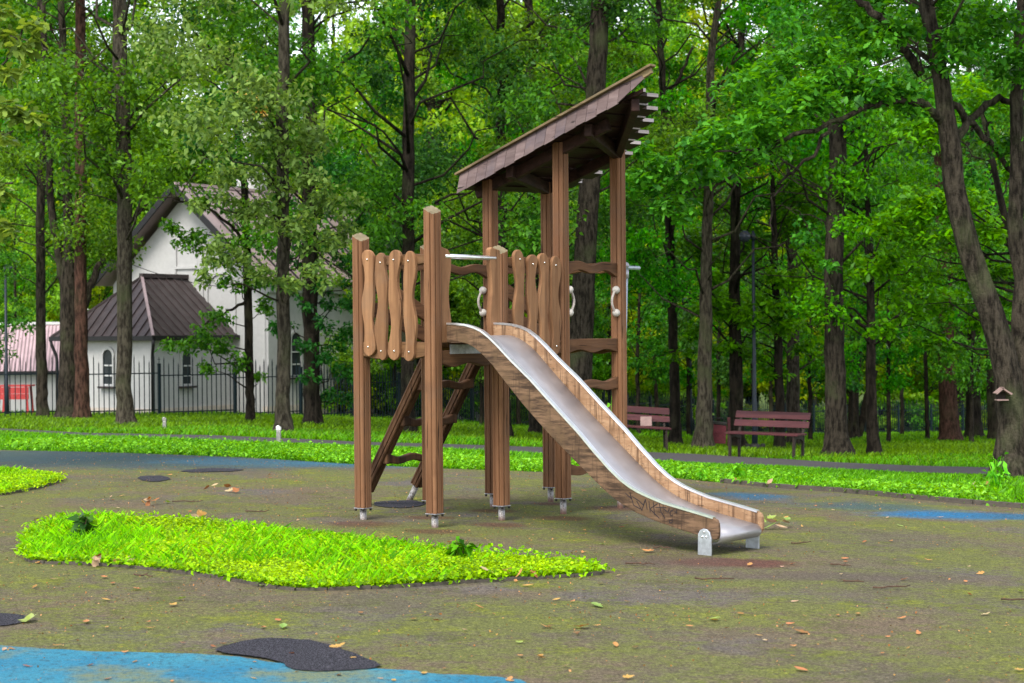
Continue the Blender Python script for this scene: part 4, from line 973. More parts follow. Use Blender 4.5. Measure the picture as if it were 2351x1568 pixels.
tree('rough grey trunk beside the path with pale leafy boughs', (650, 994), [(650, 994, 42), (650, 930, 33), (652, 780, 31), (650, 640, 30), (650, 480, 27), (648, 250, 27), (656, 0, 25)], barkm='bark_pale', leaf='leaf_pale', zlo=5.6, spread=3.2, nclump=12, per=150, leafs=None) if False else tree('rough grey trunk beside the path with pale leafy boughs', (650, 994), [(650, 994, 42), (650, 930, 33), (652, 780, 31), (650, 640, 30), (650, 480, 27), (648, 250, 27), (656, 0, 25)], barkm='bark_pale', leaf='leaf_pale', zlo=5.4, spread=3.4, nclump=13, per=150,
     extra=[(560, 610, -.7, .6), (500, 580, -.8, .6), (620, 630, -1, .55), (690, 640, -.8, .6), (745, 630, -.5, .55), (700, 420, -.5, .7), (620, 330, -.7, .7), (760, 470, -.2, .8), (790, 540, .4, .6), (560, 480, -.3, .6), (720, 300, -.5, .8), (540, 390, -.8, .6), (700, 350, -.5, .6), (480, 630, -1, .45), (590, 470, -.4, .6), (640, 520, -.8, .6), (700, 520, -.6, .6), (560, 250, -.5, .5), (600, 200, -.5, .5), (560, 180, -.3, .4), (450, 470, -.6, .4), (740, 560, -.4, .5), (580, 300, -.3, .5), (555, 225, -1, .5), (590, 240, -1, .5), (620, 420, -.6, .6), (500, 440, -.5, .5)])
tree('sturdy ivy-clad trunk standing right of the pale grey trunk', (716, 978), [(718, 978, 40), (714, 800, 36), (712, 640, 36), (710, 420, 33), (712, 200, 30), (706, 0, 28)], barkm='bark_dark', leaf='leaf_dark', zlo=4.8, spread=3.2, nclump=18,
     extra=[(700, 700, -.4, .4), (735, 740, -.4, .4), (700, 790, -.4, .42), (735, 820, -.3, .42), (710, 860, -.4, .38), (720, 650, -.4, .4), (640, 740, .3, .5), (660, 660, .4, .5), (770, 690, .3, .5), (790, 760, .4, .55), (800, 850, .5, .6), (790, 920, .6, .55), (770, 800, .4, .5), (750, 900, .2, .3), (760, 560, .2, .6), (800, 600, .3, .6), (680, 560, .3, .6), (820, 520, .2, .6), (740, 480, .2, .7), (640, 460, .4, .6), (830, 650, .4, .55), (800, 700, .3, .5), (660, 600, .4, .5)])
tree('dark upright trunk seen behind the left railing posts', (938, 997), [(936, 997, 34), (935, 800, 30), (936, 560, 28), (938, 300, 27), (944, 0, 24)], barkm='bark_dark', leaf='leaf_oak', zlo=3.8, spread=3.6, nclump=28,
     extra=[(860, 420, -.6, .8), (890, 520, -.6, .7), (800, 440, 0, .8), (970, 480, -.5, .8), (850, 600, .5, .7)])
tree('dark trunk rising behind the wooden tower entrance', (1160, 1003), [(1160, 1003, 30), (1156, 700, 24), (1152, 430, 22), (1150, 200, 20), (1148, 0, 18)], barkm='bark_dark', leaf='leaf_dark', zlo=3.6, spread=3.4, nclump=26, forks=[[(1152, 130, 12, 0), (1185, 85, 10, .1), (1225, 50, 8, .2)], [(1152, 200, 11, 0), (1120, 140, 9, 0), (1085, 95, 7, .1)]])
tree('slim dark trunk seen left of the roofed posts', (1226, 1003), [(1228, 1003, 26), (1224, 700, 23), (1220, 430, 22), (1218, 200, 21), (1214, 0, 19)], barkm='bark_dark', leaf='leaf_oak', zlo=4, spread=3.2, nclump=24, Y=50)
tree('massive rough trunk behind the roofed wooden tower', (1330, 1022), [(1322, 1022, 66), (1330, 850, 58), (1340, 650, 52), (1355, 430, 48), (1372, 200, 45), (1378, 0, 42)], barkm='bark_grey', leaf='leaf_oak', zlo=6.2, spread=3.6, nclump=18, Y=41)
tree('dark narrow trunk rising behind the left bench', (1548, 985), [(1552, 985, 27), (1546, 800, 22), (1540, 600, 20), (1530, 350, 18), (1518, 120, 15), (1510, 0, 13)], barkm='bark_dark', leaf='leaf_oak', zlo=4.5, spread=3.2, nclump=24, Y=47, forks=[[(1528, 260, 10, 0), (1560, 180, 8, .1), (1590, 110, 6, .2)]])
tree('grey trunk with knobby foot beside the litter bin', (1616, 1010), [(1613, 1010, 44), (1618, 900, 34), (1618, 760, 31), (1622, 600, 26), (1628, 400, 22), (1632, 150, 18), (1650, 0, 14)], barkm='bark_pale', leaf='leaf_maple', zlo=4.2, spread=3.3, nclump=24, Y=43.5)
tree('dark trunk just behind the litter bin and lamp post', (1694, 1000), [(1694, 1000, 34), (1690, 850, 30), (1686, 700, 26), (1690, 450, 22), (1700, 150, 18)], barkm='bark_dark', leaf='leaf_maple', zlo=3.4, spread=3.4, nclump=26, Y=46)
tree('dark trunk standing far behind the right bench', (1822, 985), [(1824, 985, 34), (1820, 850, 29), (1822, 700, 26), (1815, 450, 22), (1818, 150, 18)], barkm='bark_grey', leaf='leaf_maple', zlo=3.2, spread=3.6, nclump=28, Y=52)
tree('thick grey-brown trunk just right of the lamp-post bench', (1920, 1046), [(1926, 1046, 62), (1920, 980, 50), (1916, 800, 46), (1914, 600, 43), (1922, 400, 40), (1924, 200, 36), (1930, 0, 32)], barkm='bark_grey', leaf='leaf_oak', zlo=5.0, spread=3.4, nclump=20,
     extra=[(1900, 610, -.6, .4), (1860, 540, .5, .8), (1780, 480, .8, .9), (2000, 450, .8, .9), (1960, 300, .3, .8)])
tree('young slender dark tree beside the thick grey-brown trunk', (2004, 1044), [(2006, 1044, 30), (2000, 900, 23), (2000, 760, 20), (1998, 600, 16), (1990, 420, 12)], barkm='bark_dark', leaf='leaf_maple', zlo=3.0, zhi=8, spread=2.6, nclump=20, per=150,
     forks=[[(2000, 770, 10, 0), (1975, 740, 8, -.2), (1920, 700, 5, -.4)], [(2000, 770, 10, 0), (2030, 740, 8, -.2), (2090, 715, 5, -.5)]])
tree('dark leaning twin trunk in the shade near the far fence', (1955, 1006), [(1958, 1006, 28), (1960, 900, 22), (1975, 780, 18), (1990, 600, 14)], barkm='bark_dark', leaf='leaf_dark', zlo=4, spread=3, nclump=16, Y=72, forks=[[(1970, 1004, 20, .3), (1985, 930, 17, .3), (2010, 850, 13, .3)]])
tree('reddish-brown conifer trunk on the lawn near the far fence', (2180, 1021), [(2182, 1021, 50), (2178, 950, 42), (2172, 820, 38), (2170, 650, 34), (2160, 450, 28), (2155, 200, 22)], barkm='bark_red', leaf='leaf_dark', zlo=5.5, spread=2.8, nclump=20, Y=60)
tree('dark trunk in shade behind the reddish conifer', (2234, 1006), [(2236, 1006, 38), (2234, 880, 32), (2236, 700, 28), (2230, 450, 24)], barkm='bark_dark', leaf='leaf_dark', zlo=4.5, spread=3.4, nclump=20, Y=70)
tree('dark shaded trunk partly hidden by the big leaning oak', (2284, 1016), [(2290, 1016, 40), (2282, 900, 34), (2278, 750, 30), (2274, 500, 26)], barkm='bark_dark', leaf='leaf_dark', zlo=4.5, spread=3.2, nclump=18, Y=62)
# the big oak on the right: leaning stem, upright stem, long drooping boughs
OAK = tree('big forked oak with leaning stem and bird feeder at the lawn edge', (2325, 1096), [(2328, 1096, 96), (2322, 980, 68), (2318, 900, 64), (2300, 800, 60), (2262, 690, 56), (2225, 580, 52), (2200, 480, 50), (2180, 330, 47), (2160, 200, 38), (2135, 60, 34), (2120, -60, 30)], barkm='bark_grey', leaf='leaf_oak', zlo=6.0, zhi=8.5, spread=2.2, nclump=12, per=430, lsize=.10, shape='oak', up=1.1,
     forks=[[(2335, 960, 56, .1), (2346, 820, 50, .2), (2345, 640, 44, .3), (2330, 480, 36, .3), (2338, 250, 32, .3), (2350, 0, 28, .3)],
            [(2172, 285, 22, 0), (2120, 240, 20, -.4), (2060, 232, 17, -.7), (1990, 245, 13, -1), (1900, 285, 11, -1.2), (1800, 320, 10, -1.3), (1720, 385, 9, -1.4), (1640, 425, 7, -1.5), (1560, 445, 4, -1.5)],
            [(1905, 283, 10, -1.2), (1870, 350, 8, -1.2), (1815, 400, 7, -1.1), (1770, 460, 5, -1), (1775, 540, 4, -1)],
            [(1800, 320, 8, -1.3), (1735, 345, 6, -1.5), (1640, 350, 4, -1.7)],
            [(2115, 170, 22, 0), (2060, 90, 20, -.2), (2010, 35, 18, -.3), (1960, -10, 16, -.3)],
            [(2190, 330, 22, 0), (2225, 275, 18, .3), (2290, 225, 16, .5), (2360, 240, 12, .6)],
            [(2185, 240, 18, 0), (2250, 300, 15, .4), (2330, 400, 12, .8)]],
     extra=[(x, y, dy, r, 0) for x, y, dy, r in [(1500, 420, -1.5, .42), (1540, 380, -1.6, .45), (1590, 330, -1.7, .5), (1600, 410, -1.5, .4), (1660, 300, -1.6, .5), (1690, 360, -1.5, .45), (1740, 270, -1.5, .5), (1760, 330, -1.3, .42), (1820, 250, -1.3, .55), (1850, 200, -1.1, .55), (1900, 240, -1.2, .5), (1930, 180, -1, .55), (1980, 210, -1, .5), (2040, 190, -.8, .55), (2090, 230, -.6, .45), (1700, 210, -1, .55), (1780, 150, -.6, .6), (1880, 110, -.5, .6), (2000, 110, -.4, .55), (2080, 60, -.2, .5), (2200, 120, -.3, .6), (2270, 60, -.3, .6), (2330, 140, -.3, .6), (1540, 460, -1.5, .32), (1450, 400, -1.4, .3), (1570, 480, -1.4, .3), (1470, 350, -1.4, .3), (2250, 30, .4, .6), (2310, 330, .6, .5)]])
q_ = at(2300, 905, OAK.location.y-.26); fd = empty('bird_feeder', q_); fd.scale = (.8, .8, .8); tag(fd, 'small wooden bird feeder with pale slanted roof hung on the oak trunk', 'bird feeder')
for nm, p in (('roof', [(-.12, .02), (.0, .115), (.02, .10), (-.10, 0)]), ('roof', [(-.02, .115), (.15, .01), (.13, -.01), (-.02, .095)])): MB().prism(p, (0, .1, 0), (1, 0, 0), (0, 0, 1), .2).build(nm, 'pink_board', fd)
MB().box((-.09, -.08, -.10), (.09, .1, -.08)).build('floor', 'pink_board', fd); MB().box((-.08, .08, -.08), (.08, .11, .04)).build('back', 'bench_iron', fd)
MB().beam((0, .1, .05), (.05, .36, .02), .03, .03).build('bracket', 'bench_iron', fd)
# low maple spreading under the oak
tree('low bright green maple spreading beneath the big oak', (2420, 1060), [(2420, 1060, 40), (2410, 900, 34), (2380, 760, 28), (2330, 600, 20)], barkm='bark_dark', leaf='leaf_maple', zlo=3.5, zhi=6.5, spread=1.8, nclump=6, Y=33, per=230, lsize=.13, shape='oak', up=1.2,
     extra=[(2020, 520, 0, .6), (2080, 480, -.5, .6), (2150, 470, -.8, .65), (2220, 455, -.8, .6), (2110, 540, -.4, .65), (2180, 545, -.8, .6), (2050, 590, .2, .6), (2270, 520, -.6, .55), (2000, 620, .4, .55), (2120, 640, .3, .6), (2230, 610, .5, .5), (2290, 620, .5, .5), (2170, 700, .8, .6), (2080, 700, .6, .6), (2250, 740, .8, .5), (2030, 760, .9, .5), (2150, 790, .9, .5), (2320, 690, .5, .4)])
tree('bright green maple leaning over the lamp post and benches', (1790, 985), [(1792, 985, 24), (1786, 800, 20), (1780, 600, 15), (1775, 450, 12)], barkm='bark_dark', leaf='leaf_maple', zlo=4.8, zhi=8, spread=2.4, nclump=10, Y=46.5, per=200, lsize=.15, shape='oak', up=1.2,
     extra=[(1640, 640, -.8, .6), (1790, 640, -1, .6), (1640, 700, -.8, .65), (1700, 720, -1, .7), (1760, 700, -.8, .7), (1820, 640, -.6, .7), (1600, 760, -.5, .6), (1660, 790, -.7, .55), (1730, 800, -.6, .6), (1800, 740, -.5, .7), (1850, 690, -.3, .7), (1850, 800, .2, .6), (1780, 850, .2, .55), (1560, 810, -.3, .4), (1860, 590, .2, .6), (1600, 560, .2, .7), (1650, 480, .4, .6)])
# near oak bough entering at the left edge
NB = tree('oak whose near bough with large leaves hangs in at the left', (-330, 1150), [(-330, 1150, 110), (-325, 800, 95), (-310, 400, 85), (-290, 0, 70)], barkm='bark_pale', leaf='leaf_near', zlo=5.6, zhi=7.5, spread=.6, nclump=2, Y=19, per=420, lsize=.13, shape='oak', up=1.2,
     forks=[[(-320, 420, 26, 0), (-200, 300, 18, .2), (-80, 240, 11, .3), (10, 150, 6, .3), (60, 60, 4, .3)], [(-320, 560, 24, 0), (-180, 520, 15, .2), (-60, 460, 9, .3), (30, 420, 5, .3)], [(-200, 300, 8, .2), (-60, 330, 6, .3), (30, 300, 4, .3)]],
     extra=[(x, y, dy, r, 0) for x, y, dy, r in [(10, 70, .2, .20), (45, 110, .3, .22), (70, 45, .3, .18), (30, 160, .3, .2), (85, 90, .3, .14), (0, 250, .2, .22), (40, 265, .3, .2), (75, 275, .3, .14), (10, 320, .3, .16), (-20, 450, .2, .25), (20, 520, .3, .16), (0, 30, .3, .2)]])

# ================================================================ background wood
CV, TV = [], []
for k in range(5):
    H = 19+k; cl = []; n = 150
    for i in range(n):
        z = 2.0+(H-2.0)*((i+rng.random())/n); fz = z/H; R_ = 4.2*(.45+.75*math.sin(math.pi*min(1, fz*.78+.16)))*math.sqrt(rng.random()); a_ = rng.random()*6.283
        cl.append(clump_pts((R_*math.cos(a_), R_*math.sin(a_), z), .7+1.0*rng.random(), 205, .8))
    P_ = np.concatenate(cl); V, Fc = leafcloud(P_, .185*(.6+.8*rng.random(len(P_))), .55)
    CV.append((V, Fc)); mb = MB(); pts, rr = trunk_mesh(mb, [(0, 0, -.3), (rng.normal(0, .3), 0, 5), (rng.normal(0, .5), 0, 11), (rng.normal(0, .6), 0, H)], [.24, .2, .15, .05], n=10)
    for i in range(10):
        z = 4+rng.random()*11; a_ = rng.random()*6.28; limb(mb, (np.interp(z, pts[:, 2], pts[:, 0]), 0, z), (math.cos(a_)*2.6, math.sin(a_)*2.6, z+1.6), .07, .02)
    TV.append(mb)
LM = ['leaf_far', 'leaf_oak', 'leaf_dark', 'leaf_maple', 'leaf_yellow']
CM = [big('crown', *c_, 'leaf_far') for c_ in CV]
TM = [mb.mesh('trunk', 'bark_dark') for mb in TV]
def fence_Y(x): return float(np.interp(x, [f[0] for f in FL], [f[1] for f in FL]))
nb = 0
for row, (off, step) in enumerate(((9, 105), (24, 80), (44, 66))):
    x = -420+row*37
    while x < 2780:
        xx = x+rng.uniform(-35, 35); Y = fence_Y(xx)+off+rng.uniform(-5, 7)
        skip = xx < 900 and row == 0
        if xx < 1000 and row >= 1: Y += 24
        sc = rng.uniform(.85, 1.2)
        if 470 < xx < 570: sc *= .7
        x += step
        if skip: continue
        b = at(xx, 900, Y); b[2] = float(gz(b[0], b[1]))
        pick = rng.random()
        l = 'leaf_far' if row == 2 else (['leaf_oak', 'leaf_far', 'leaf_maple', 'leaf_yellow', 'leaf_dark'][int(pick*5)] if row == 1 else ['leaf_far', 'leaf_oak', 'leaf_maple', 'leaf_yellow'][int(pick*4)])
        kk = int(rng.integers(0, 5))
        o = empty('tree', b, rng.random()*6.28); o.scale = (sc, sc, sc)
        tag(o, 'leafy tree in the dense wood far beyond the iron fence', 'tree', 'trees of the wood beyond the fence')
        link('trunk', TM[kk], o); c_ = link('crown', CM[kk], o); c_.material_slots[0].link = 'OBJECT'; c_.material_slots[0].material = MATS[l]; nb += 1
        tag(o, {'leaf_far': 'pale bright green tree in the wood beyond the fence', 'leaf_oak': 'mid green leafy tree in the wood beyond the fence', 'leaf_dark': 'dark green leafy tree in the wood beyond the fence', 'leaf_maple': 'deep fresh green tree in the wood beyond the fence', 'leaf_yellow': 'yellow-green leafy tree in the wood beyond the fence'}[l])
print('wood trees', nb)
# young broadleaf trees filling the space under the high crowns
YV, YT = [], []
for k in range(3):
    mb = MB(); pts, rr = trunk_mesh(mb, [(0, 0, -.3), (rng.normal(0, .15), 0, 3), (rng.normal(0, .3), 0, 6), (rng.normal(0, .4), 0, 9)], [.085, .07, .045, .015], n=8); P_ = []
    for i in range(46):
        z = 2.1+6.8*((i+rng.random())/46); R_ = 2.7*math.sin(math.pi*min(1, .16+.8*(z-2)/7.4))*math.sqrt(rng.random()); a_ = rng.random()*6.283
        c_ = np.array([R_*math.cos(a_), R_*math.sin(a_), z]); P_.append(clump_pts(c_, .5+.5*rng.random(), 210, .65))
        if i % 2: zb = max(1.2, z-R_*.6); limb(mb, (np.interp(zb, pts[:, 2], pts[:, 0]), 0, zb), c_, .02, .005)
    P_ = np.concatenate(P_); V, Fc = leafcloud(P_, .135*(.6+.8*rng.random(len(P_))), .7); YV.append(big('crown', V, Fc, 'leaf_maple')); YT.append(mb.mesh('trunk', 'bark_dark'))
SAP = [(845, 60, .8, 'leaf_oak'), (905, 63, .95, 'leaf_dark'), (985, 68, 1.0, 'leaf_oak'), (1060, 70, 1.0, 'leaf_maple'), (1105, 58, .8, 'leaf_oak'), (1190, 66, 1.0, 'leaf_oak'), (1275, 72, 1.1, 'leaf_dark'), (1400, 78, 1.1, 'leaf_far'), (1465, 66, .95, 'leaf_oak'), (1510, 76, 1.1, 'leaf_yellow'), (1580, 68, 1.0, 'leaf_maple'), (1650, 60, .9, 'leaf_dark'), (1735, 66, 1.0, 'leaf_maple'), (1770, 80, 1.15, 'leaf_yellow'), (1860, 62, .95, 'leaf_maple'), (1950, 70, 1.0, 'leaf_dark'), (2040, 58, .85, 'leaf_maple'), (2070, 82, 1.1, 'leaf_yellow'), (2130, 66, 1.0, 'leaf_maple'), (2230, 56, .85, 'leaf_oak'), (2300, 70, 1.05, 'leaf_maple'), (2400, 60, .95, 'leaf_oak'), (40, 74, 1.0, 'leaf_far'), (-60, 62, .9, 'leaf_oak'), (95, 78, 1.05, 'leaf_oak'), (160, 80, 1.1, 'leaf_yellow'), (230, 80, 1.1, 'leaf_oak')]
SL = {'leaf_yellow': 'yellow-green young tree with low crown among the taller trunks', 'leaf_oak': 'mid green young tree with low crown among the taller trunks', 'leaf_dark': 'dark green young tree with low crown among the taller trunks', 'leaf_maple': 'fresh green young maple with low crown among the taller trunks', 'leaf_far': 'pale green young tree with low crown among the taller trunks'}
for i, (x, Y, sc, l) in enumerate(SAP):
    b = at(x, 900, Y); b[2] = float(gz(b[0], b[1])); o = empty('young_tree', b, rng.random()*6.28); o.scale = (sc, sc, sc*1.05); tag(o, SL[l], 'tree', 'young trees among the taller trunks')
    link('trunk', YT[i % 3], o); c_ = link('crown', YV[i % 3], o); c_.material_slots[0].link = 'OBJECT'; c_.material_slots[0].material = MATS[l]
# shrubs along the far side of the fence
SV = []
for k in range(3):
    P_ = np.concatenate([clump_pts((rng.normal(0, .55), rng.normal(0, .45), .35+1.5*rng.random()), .5+.25*rng.random(), 110, .7) for _ in range(14)]); P_[:, 2] = np.abs(P_[:, 2]); SV.append(leafcloud(P_, .14*(.7+.6*rng.random(len(P_))), .8))
SM = {(k, l): big('foliage', *SV[k], l) for k in range(3) for l in ('leaf_yellow', 'leaf_far', 'leaf_maple')}
ST = MB()
for i in range(6): a_ = i*1.05; ST.tube([(0, 0, -.1), (.3*math.cos(a_), .3*math.sin(a_), .8), (.5*math.cos(a_), .5*math.sin(a_), 1.5)], [.03, .02, .008], 5)
ST = ST.mesh('stem', 'bark_dark')
xs_ = list(np.arange(860, 2500, 52))+[745, 800, 830, 870]
for x in xs_:
    xx = x+rng.uniform(-18, 18); Y = fence_Y(xx)+rng.uniform(1.5, 6); b = at(xx, 900, Y); b[2] = float(gz(b[0], b[1])); s_ = rng.uniform(.7, 1.35)
    o = empty('shrub', b, rng.random()*6.28); o.scale = (s_*1.2, s_*1.2, s_)
    l = ['leaf_yellow', 'leaf_far', 'leaf_maple'][int(rng.random()*3)]
    lab = {'leaf_yellow': 'yellow-green shrub growing just beyond the iron fence', 'leaf_far': 'pale green shrub growing just beyond the iron fence', 'leaf_maple': 'deep green shrub growing just beyond the iron fence'}[l]
    tag(o, lab, 'shrub', 'shrubs beyond the fence'); link('foliage', SM[(int(rng.integers(0, 3)), l)], o); link('stem', ST, o)

# ================================================================ grass
def blades(P, h, wd, lean=.35):
    N = len(P); a_ = rng.random(N)*6.283; h = h*(.5+rng.random(N)); d = np.stack([np.cos(a_), np.sin(a_), np.zeros(N)], 1); s = np.stack([-np.sin(a_), np.cos(a_), np.zeros(N)], 1)*(wd*(.6+.8*rng.random(N)))[:, None]
    ln = (h*lean*rng.random(N)*1.6)[:, None]; up = np.array([0, 0, 1.])*h[:, None]
    V = np.stack([P-s, P+s, P+d*ln*.4+up*.62+s*.6, P+d*ln+up], 1)
    return V.reshape(-1, 3), np.arange(4*N).reshape(N, 4)[:, [0, 1, 3, 2]] if False else np.arange(4*N).reshape(N, 4)
def stuff(name, V, F_, mat, label, cat): return tag(link(name, big(name, V, F_, mat)), label, cat, kind='stuff')
def scatter(poly, n, dz=0, margin=None):
    poly = np.array([p[:2] for p in poly]); lo, hi = poly.min(0), poly.max(0); out = []
    tot = 0
    while tot < n:
        q = rng.random((n, 2))*(hi-lo)+lo; q = q[inside(poly, q[:, 0], q[:, 1])]; out.append(q); tot += len(q)
    q = np.concatenate(out)[:n]; return np.column_stack([q, gz(q[:, 0], q[:, 1])+dz])
def vary(P, sc, lo, hi, seed):
    r_ = np.random.default_rng(seed); f = np.zeros(len(P))
    for k in range(5):
        a_ = r_.random()*6.28; f += np.sin((P[:, 0]*math.cos(a_)+P[:, 1]*math.sin(a_))*sc*(1+k*.6)+r_.random()*6.28)/(1+k*.5)
    f = (f-f.min())/(np.ptp(f)+1e-9); return lo+(hi-lo)*f
# bright green patch in front of the tower
for poly, n, nm in ((GREEN_A, 1.0, 'a'), (GREEN_B, .4, 'b')):
    P_ = scatter(poly, int(95000*n)); hh = vary(P_, 2.2, .01, .065, 3); P_ = P_[rng.random(len(P_)) < np.clip(vary(P_, 3.1, .1, 1.9, 8), 0, 1)]; hh = vary(P_, 2.2, .01, .065, 3); P_[:, 2] += hh*rng.random(len(P_))**.6+.01
    V, F_ = leafcloud(P_, .022*(.6+.8*rng.random(len(P_))), 1.6, 'kite', .1, .85); stuff('clover', V, F_, 'clover', 'bright green clover covering the small lawn patch' if nm == 'a' else 'bright green clover on the lawn patch at the left', 'clover')
    P_ = scatter(poly, int(15000*n)); keep = rng.random(len(P_)) < vary(P_, 1.7, -.35, 1, 5); V, F_ = blades(P_[keep], .075, .0013, .8); stuff('grass', V, F_, 'grass_bright', 'bright green grass blades in the small lawn patch' if nm == 'a' else 'bright grass blades in the lawn patch at the left', 'grass')
    P_ = np.array(resample(poly, .012)); P_ = P_+rng.normal(0, .025, P_.shape); P_ = np.repeat(P_, 3, 0)+rng.normal(0, .02, (len(P_)*3, 2)); P_ = np.column_stack([P_, gz(P_[:, 0], P_[:, 1])+.02+.05*rng.random(len(P_))])
    V, F_ = leafcloud(P_, .03*(.6+.8*rng.random(len(P_))), 1.0, 'kite', .1, .8); stuff('clover', V, F_, 'clover', 'clover spilling over the kerb of the lawn patch' if nm == 'a' else 'clover spilling over the kerb of the left lawn patch', 'clover')
# lawn behind
def band(y0, y1, n, hgt, wd, mat, label, dens=None):
    Y = y0+(y1-y0)*rng.random(n)**.85; X = (rng.random(n)*2-1)*(Y*.33+1.5)
    k = ~inside(np.array(RUBBER), X, Y) & ~inside(np.array([p[:2] for p in PATH]), X, Y); X, Y = X[k], Y[k]
    P_ = np.column_stack([X, Y, gz(X, Y)-.02]); hh = vary(P_, .7, .55, 1.25, 11)
    pb_ = np.array(G2(PATH_B)); pt_ = np.interp(X/Y, pb_[:, 0]/pb_[:, 1], pb_[:, 1]); hh = hh*(1-.72*np.exp(-(np.clip(pt_-Y, 0, 9)/1.6)**2)*(Y < pt_)); V, F_ = blades(P_, hgt*hh, wd, .7); stuff('grass', V, F_, mat, label, 'grass')
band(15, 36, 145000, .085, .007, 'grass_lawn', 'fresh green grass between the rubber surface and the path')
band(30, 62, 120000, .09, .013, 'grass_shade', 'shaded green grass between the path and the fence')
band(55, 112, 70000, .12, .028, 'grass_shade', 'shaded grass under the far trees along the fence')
# broad-leaved weeds along the edge of the rubber surface
EP = np.array(rub_far[1:-1]); seg = []
for i in range(len(EP)-1):
    n = int(np.linalg.norm(EP[i+1]-EP[i])*1500); t_ = rng.random(n)[:, None]; seg.append(EP[i]+(EP[i+1]-EP[i])*t_)
W_ = np.concatenate(seg); W_[:, 1] += np.abs(rng.normal(0, 1, len(W_)))*1.3-.05+rng.normal(0, .05, len(W_)); hh = vary(np.column_stack([W_, W_[:, 0]]), 1.6, .02, .17, 21)
P_ = np.column_stack([W_, gz(W_[:, 0], W_[:, 1])+.01+hh*rng.random(len(W_))]); V, F_ = leafcloud(P_, .045*(.4+rng.random(len(P_))), 1.2, 'kite', .2, .7)
stuff('weeds', V, F_, 'weed_leaf', 'broad-leaved weeds growing along the edge of the rubber surface', 'weeds')
# single taller plants
def plant(x, y, h, n, mat, label, leafs=.10, name='plant', P0=None):
    b = ground(x, y) if P0 is None else np.array(P0); o = empty(name, b); tag(o, label, 'plant'); mb = MB(); LPp = []
    for i in range(n):
        a_ = rng.random()*6.28; tip = np.array([math.cos(a_)*h*.45*rng.random(), math.sin(a_)*h*.45*rng.random(), h*(.6+.4*rng.random())]); mb.tube([(0, 0, -.02), tip*.5+np.array([0, 0, .03]), tip], [.005, .004, .002], 5)
        for s_ in np.linspace(.35, 1, 6): LPp.append(tip*s_+rng.normal(0, .012, 3))
    mb.build('stem', 'twig' if mat != 'weed_leaf' else 'grass_bright', o); V, F_ = leafcloud(np.array(LPp), leafs*(.6+.6*rng.random(len(LPp))), .7, 'kite', .35, .5); link('foliage', big('foliage', V, F_, mat), o)
plant(190, 1240, .20, 7, 'leaf_dark', 'dark broad-leaved dock plant growing at the left end of the lawn patch', .13)
plant(1055, 1292, .17, 9, 'leaf_maple', 'oak seedling sprig lying in the grass of the lawn patch', .09)
plant(1400, 1080, .95, 2, 'weed_leaf', 'tall nettle-like weed standing behind the tower posts', .10)
plant(1610, 1104, .16, 6, 'weed_leaf', 'small tuft of weed growing out onto the rubber surface', .07)
plant(1690, 1108, .26, 9, 'weed_leaf', 'bushy dark weed at the rubber edge beyond the slide', .09); plant(2290, 1135, .40, 8, 'weed_leaf', 'leafy weed clump at the foot of the big oak', .09)

# ================================================================ fallen leaves and twigs
def leaf_outline(kind, s):
    h = [(.0, .025), (.2, .14), (.28, .09), (.44, .26), (.52, .17), (.68, .30), (.76, .2), (.9, .18)] if kind == 0 else [(.0, .02), (.25, .2), (.5, .27), (.75, .18)] if kind == 1 else [(0, .02), (.1, .3), (.3, .24), (.42, .5), (.56, .24), (.75, .2)]
    pts = [(x, y) for x, y in h]+[(1, 0)]+[(x, -y) for x, y in h[::-1]]
    c_, cu = rng.uniform(.1, .35), rng.uniform(.15, .6)
    return [((x-.5)*s, y*s*(1-.25*cu), s*(.04+cu*.55*abs(y)+c_*(x-.5)**2*1.2)) for x, y in pts]
LMESH = {}
for mt in ('dry_leaf', 'dry_pale', 'dry_brown', 'green_leaf'):
    for k in range(4):
        P_ = leaf_outline(k % 3, 1.0); n = len(P_); mid = [(-.5+i/6, 0, .03) for i in range(7)]
        LMESH[mt, k] = MB().add(P_+[(0, 0, .03)], [(i, (i+1) % n, n) for i in range(n)]).mesh('leaf', mt)
LAB = {'dry_leaf': 'small orange-brown fallen leaf on the rubber surface', 'dry_pale': 'pale tan curled fallen leaf on the rubber surface', 'dry_brown': 'dark brown shrivelled fallen leaf on the rubber surface', 'green_leaf': 'fallen leaf still green on the rubber surface'}
cnt = 0; ga = np.array([p[:2] for p in GREEN_A])
while cnt < 230:
    y = 1090+480*rng.random()**1.15; x = rng.uniform(-40, 2390)
    b = ground(x, y); 
    if inside(ga, b[0], b[1]) and rng.random() > .08: continue
    if not inside(np.array(RUBBER), b[0], b[1]): continue
    pk = rng.random(); mt = 'dry_leaf' if pk < .52 else 'dry_pale' if pk < .72 else 'dry_brown' if pk < .94 else 'green_leaf'
    o = link('fallen_leaf', LMESH[mt, int(rng.integers(0, 4))], None, (b[0], b[1], b[2]+.008)); s_ = rng.uniform(.025, .065) if mt != 'green_leaf' else rng.uniform(.05, .09)
    if rng.random() < .1: s_ *= 1.5
    o.scale = (s_, s_, s_); o.rotation_euler = (rng.normal(0, .15), rng.normal(0, .15), rng.random()*6.28); tag(o, LAB[mt], 'leaf', 'fallen leaves on the rubber surface'); cnt += 1
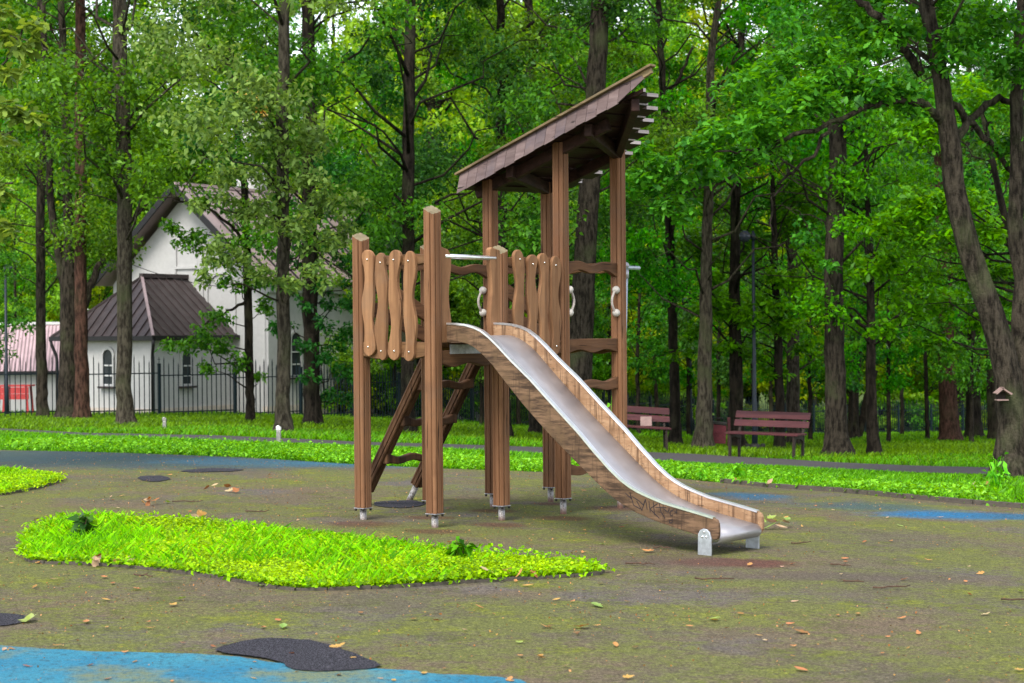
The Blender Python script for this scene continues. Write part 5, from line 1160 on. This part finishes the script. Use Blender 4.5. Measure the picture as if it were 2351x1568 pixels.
for x, y, n in ((240, 1300, 5), (500, 1130, 5), (1775, 1215, 9), (470, 1187, 4), (350, 1160, 5), (2260, 1120, 4), (1720, 1112, 4), (1830, 1122, 5), (1150, 1330, 5)):
    b0_ = ground(x, y)
    for i in range(n):
        mt = ['dry_brown', 'dry_pale', 'dry_leaf'][int(rng.integers(0, 3))] if x != 1775 else ['dry_brown', 'green_leaf', 'dry_pale'][int(rng.integers(0, 3))]
        o = link('fallen_leaf', LMESH[mt, int(rng.integers(0, 4))], None, (b0_[0]+rng.normal(0, .09), b0_[1]+rng.normal(0, .08), b0_[2]+.012+.012*i)); s_ = rng.uniform(.07, .13)
        o.scale = (s_, s_, s_*1.2); o.rotation_euler = (rng.normal(0, .45), rng.normal(0, .45), rng.random()*6.28); tag(o, LAB[mt], 'leaf', 'fallen leaves on the rubber surface')
tw = [(430, 1155, .28), (590, 1178, .2), (330, 1327, .12), (2050, 1354, .26), (2350, 1384, .26), (1960, 1340, .13), (1470, 1300, .2), (1930, 1302, .14), (1840, 1250, .16), (1640, 1335, .25), (1520, 1262, .14)]
for x, y, ln in tw:
    b = ground(x, y); pts = [np.array([ln*(s_-.5), rng.normal(0, ln*.05), .008+.012*rng.random()]) for s_ in np.linspace(0, 1, 6)]
    mb = MB().tube(pts, [.006, .0055, .005, .005, .004, .003], 6); k = pts[3]; mb.tube([k, k+np.array([ln*.12, ln*.16, .01])], [.004, .002], 5)
    o = mb.build('twig', 'twig', None, 0, (b[0], b[1], b[2]+.004)); o.rotation_euler = (0, 0, rng.uniform(-.5, .5)); tag(o, 'thin brown twig lying on the rubber surface', 'twig', 'twigs on the rubber surface')
# crumbs of bark and rubber granules
n = 12000; P_ = []
while len(P_) < n:
    X = rng.uniform(-5.5, 6, 4000); Y = 7.5+16*rng.random(4000)**1.3; k = inside(np.array(RUBBER), X, Y) & ~inside(ga, X, Y) & (rng.random(4000) < vary(np.column_stack([X, Y]), .5, .0, 1, 33)); P_ += list(zip(X[k], Y[k]))
P_ = np.array(P_[:n]); P_ = np.column_stack([P_, gz(P_[:, 0], P_[:, 1])+.003]); V, F_ = leafcloud(P_, .012*(.4+rng.random(n)), .8, 'kite', .0, .8)
k_ = int(n*.62); F2 = F_[k_:]-F_[k_].min(); stuff('litter', V[F_[k_].min():], F2, 'dry_leaf', 'tiny orange-brown flecks of leaf scattered over the rubber surface', 'debris'); V = V[:F_[k_].min()]; F_ = F_[:k_]
stuff('crumbs', V, F_, 'dry_brown', 'tiny crumbs of bark and leaf scattered over the rubber surface', 'debris')

# sagging cable between the trees in front of the church
ca = at(205, 560, 55.5); cb = at(640, 655, 57); pts = [ca+(cb-ca)*t_-np.array([0, 0, .5*4*t_*(1-t_)]) for t_ in np.linspace(0, 1, 14)]
cbl = MB().tube([p-ca for p in pts], .012, 6).build('cable', 'cable_black', None, 0, ca); tag(cbl, 'thin black cable sagging across the white church gable', 'cable')
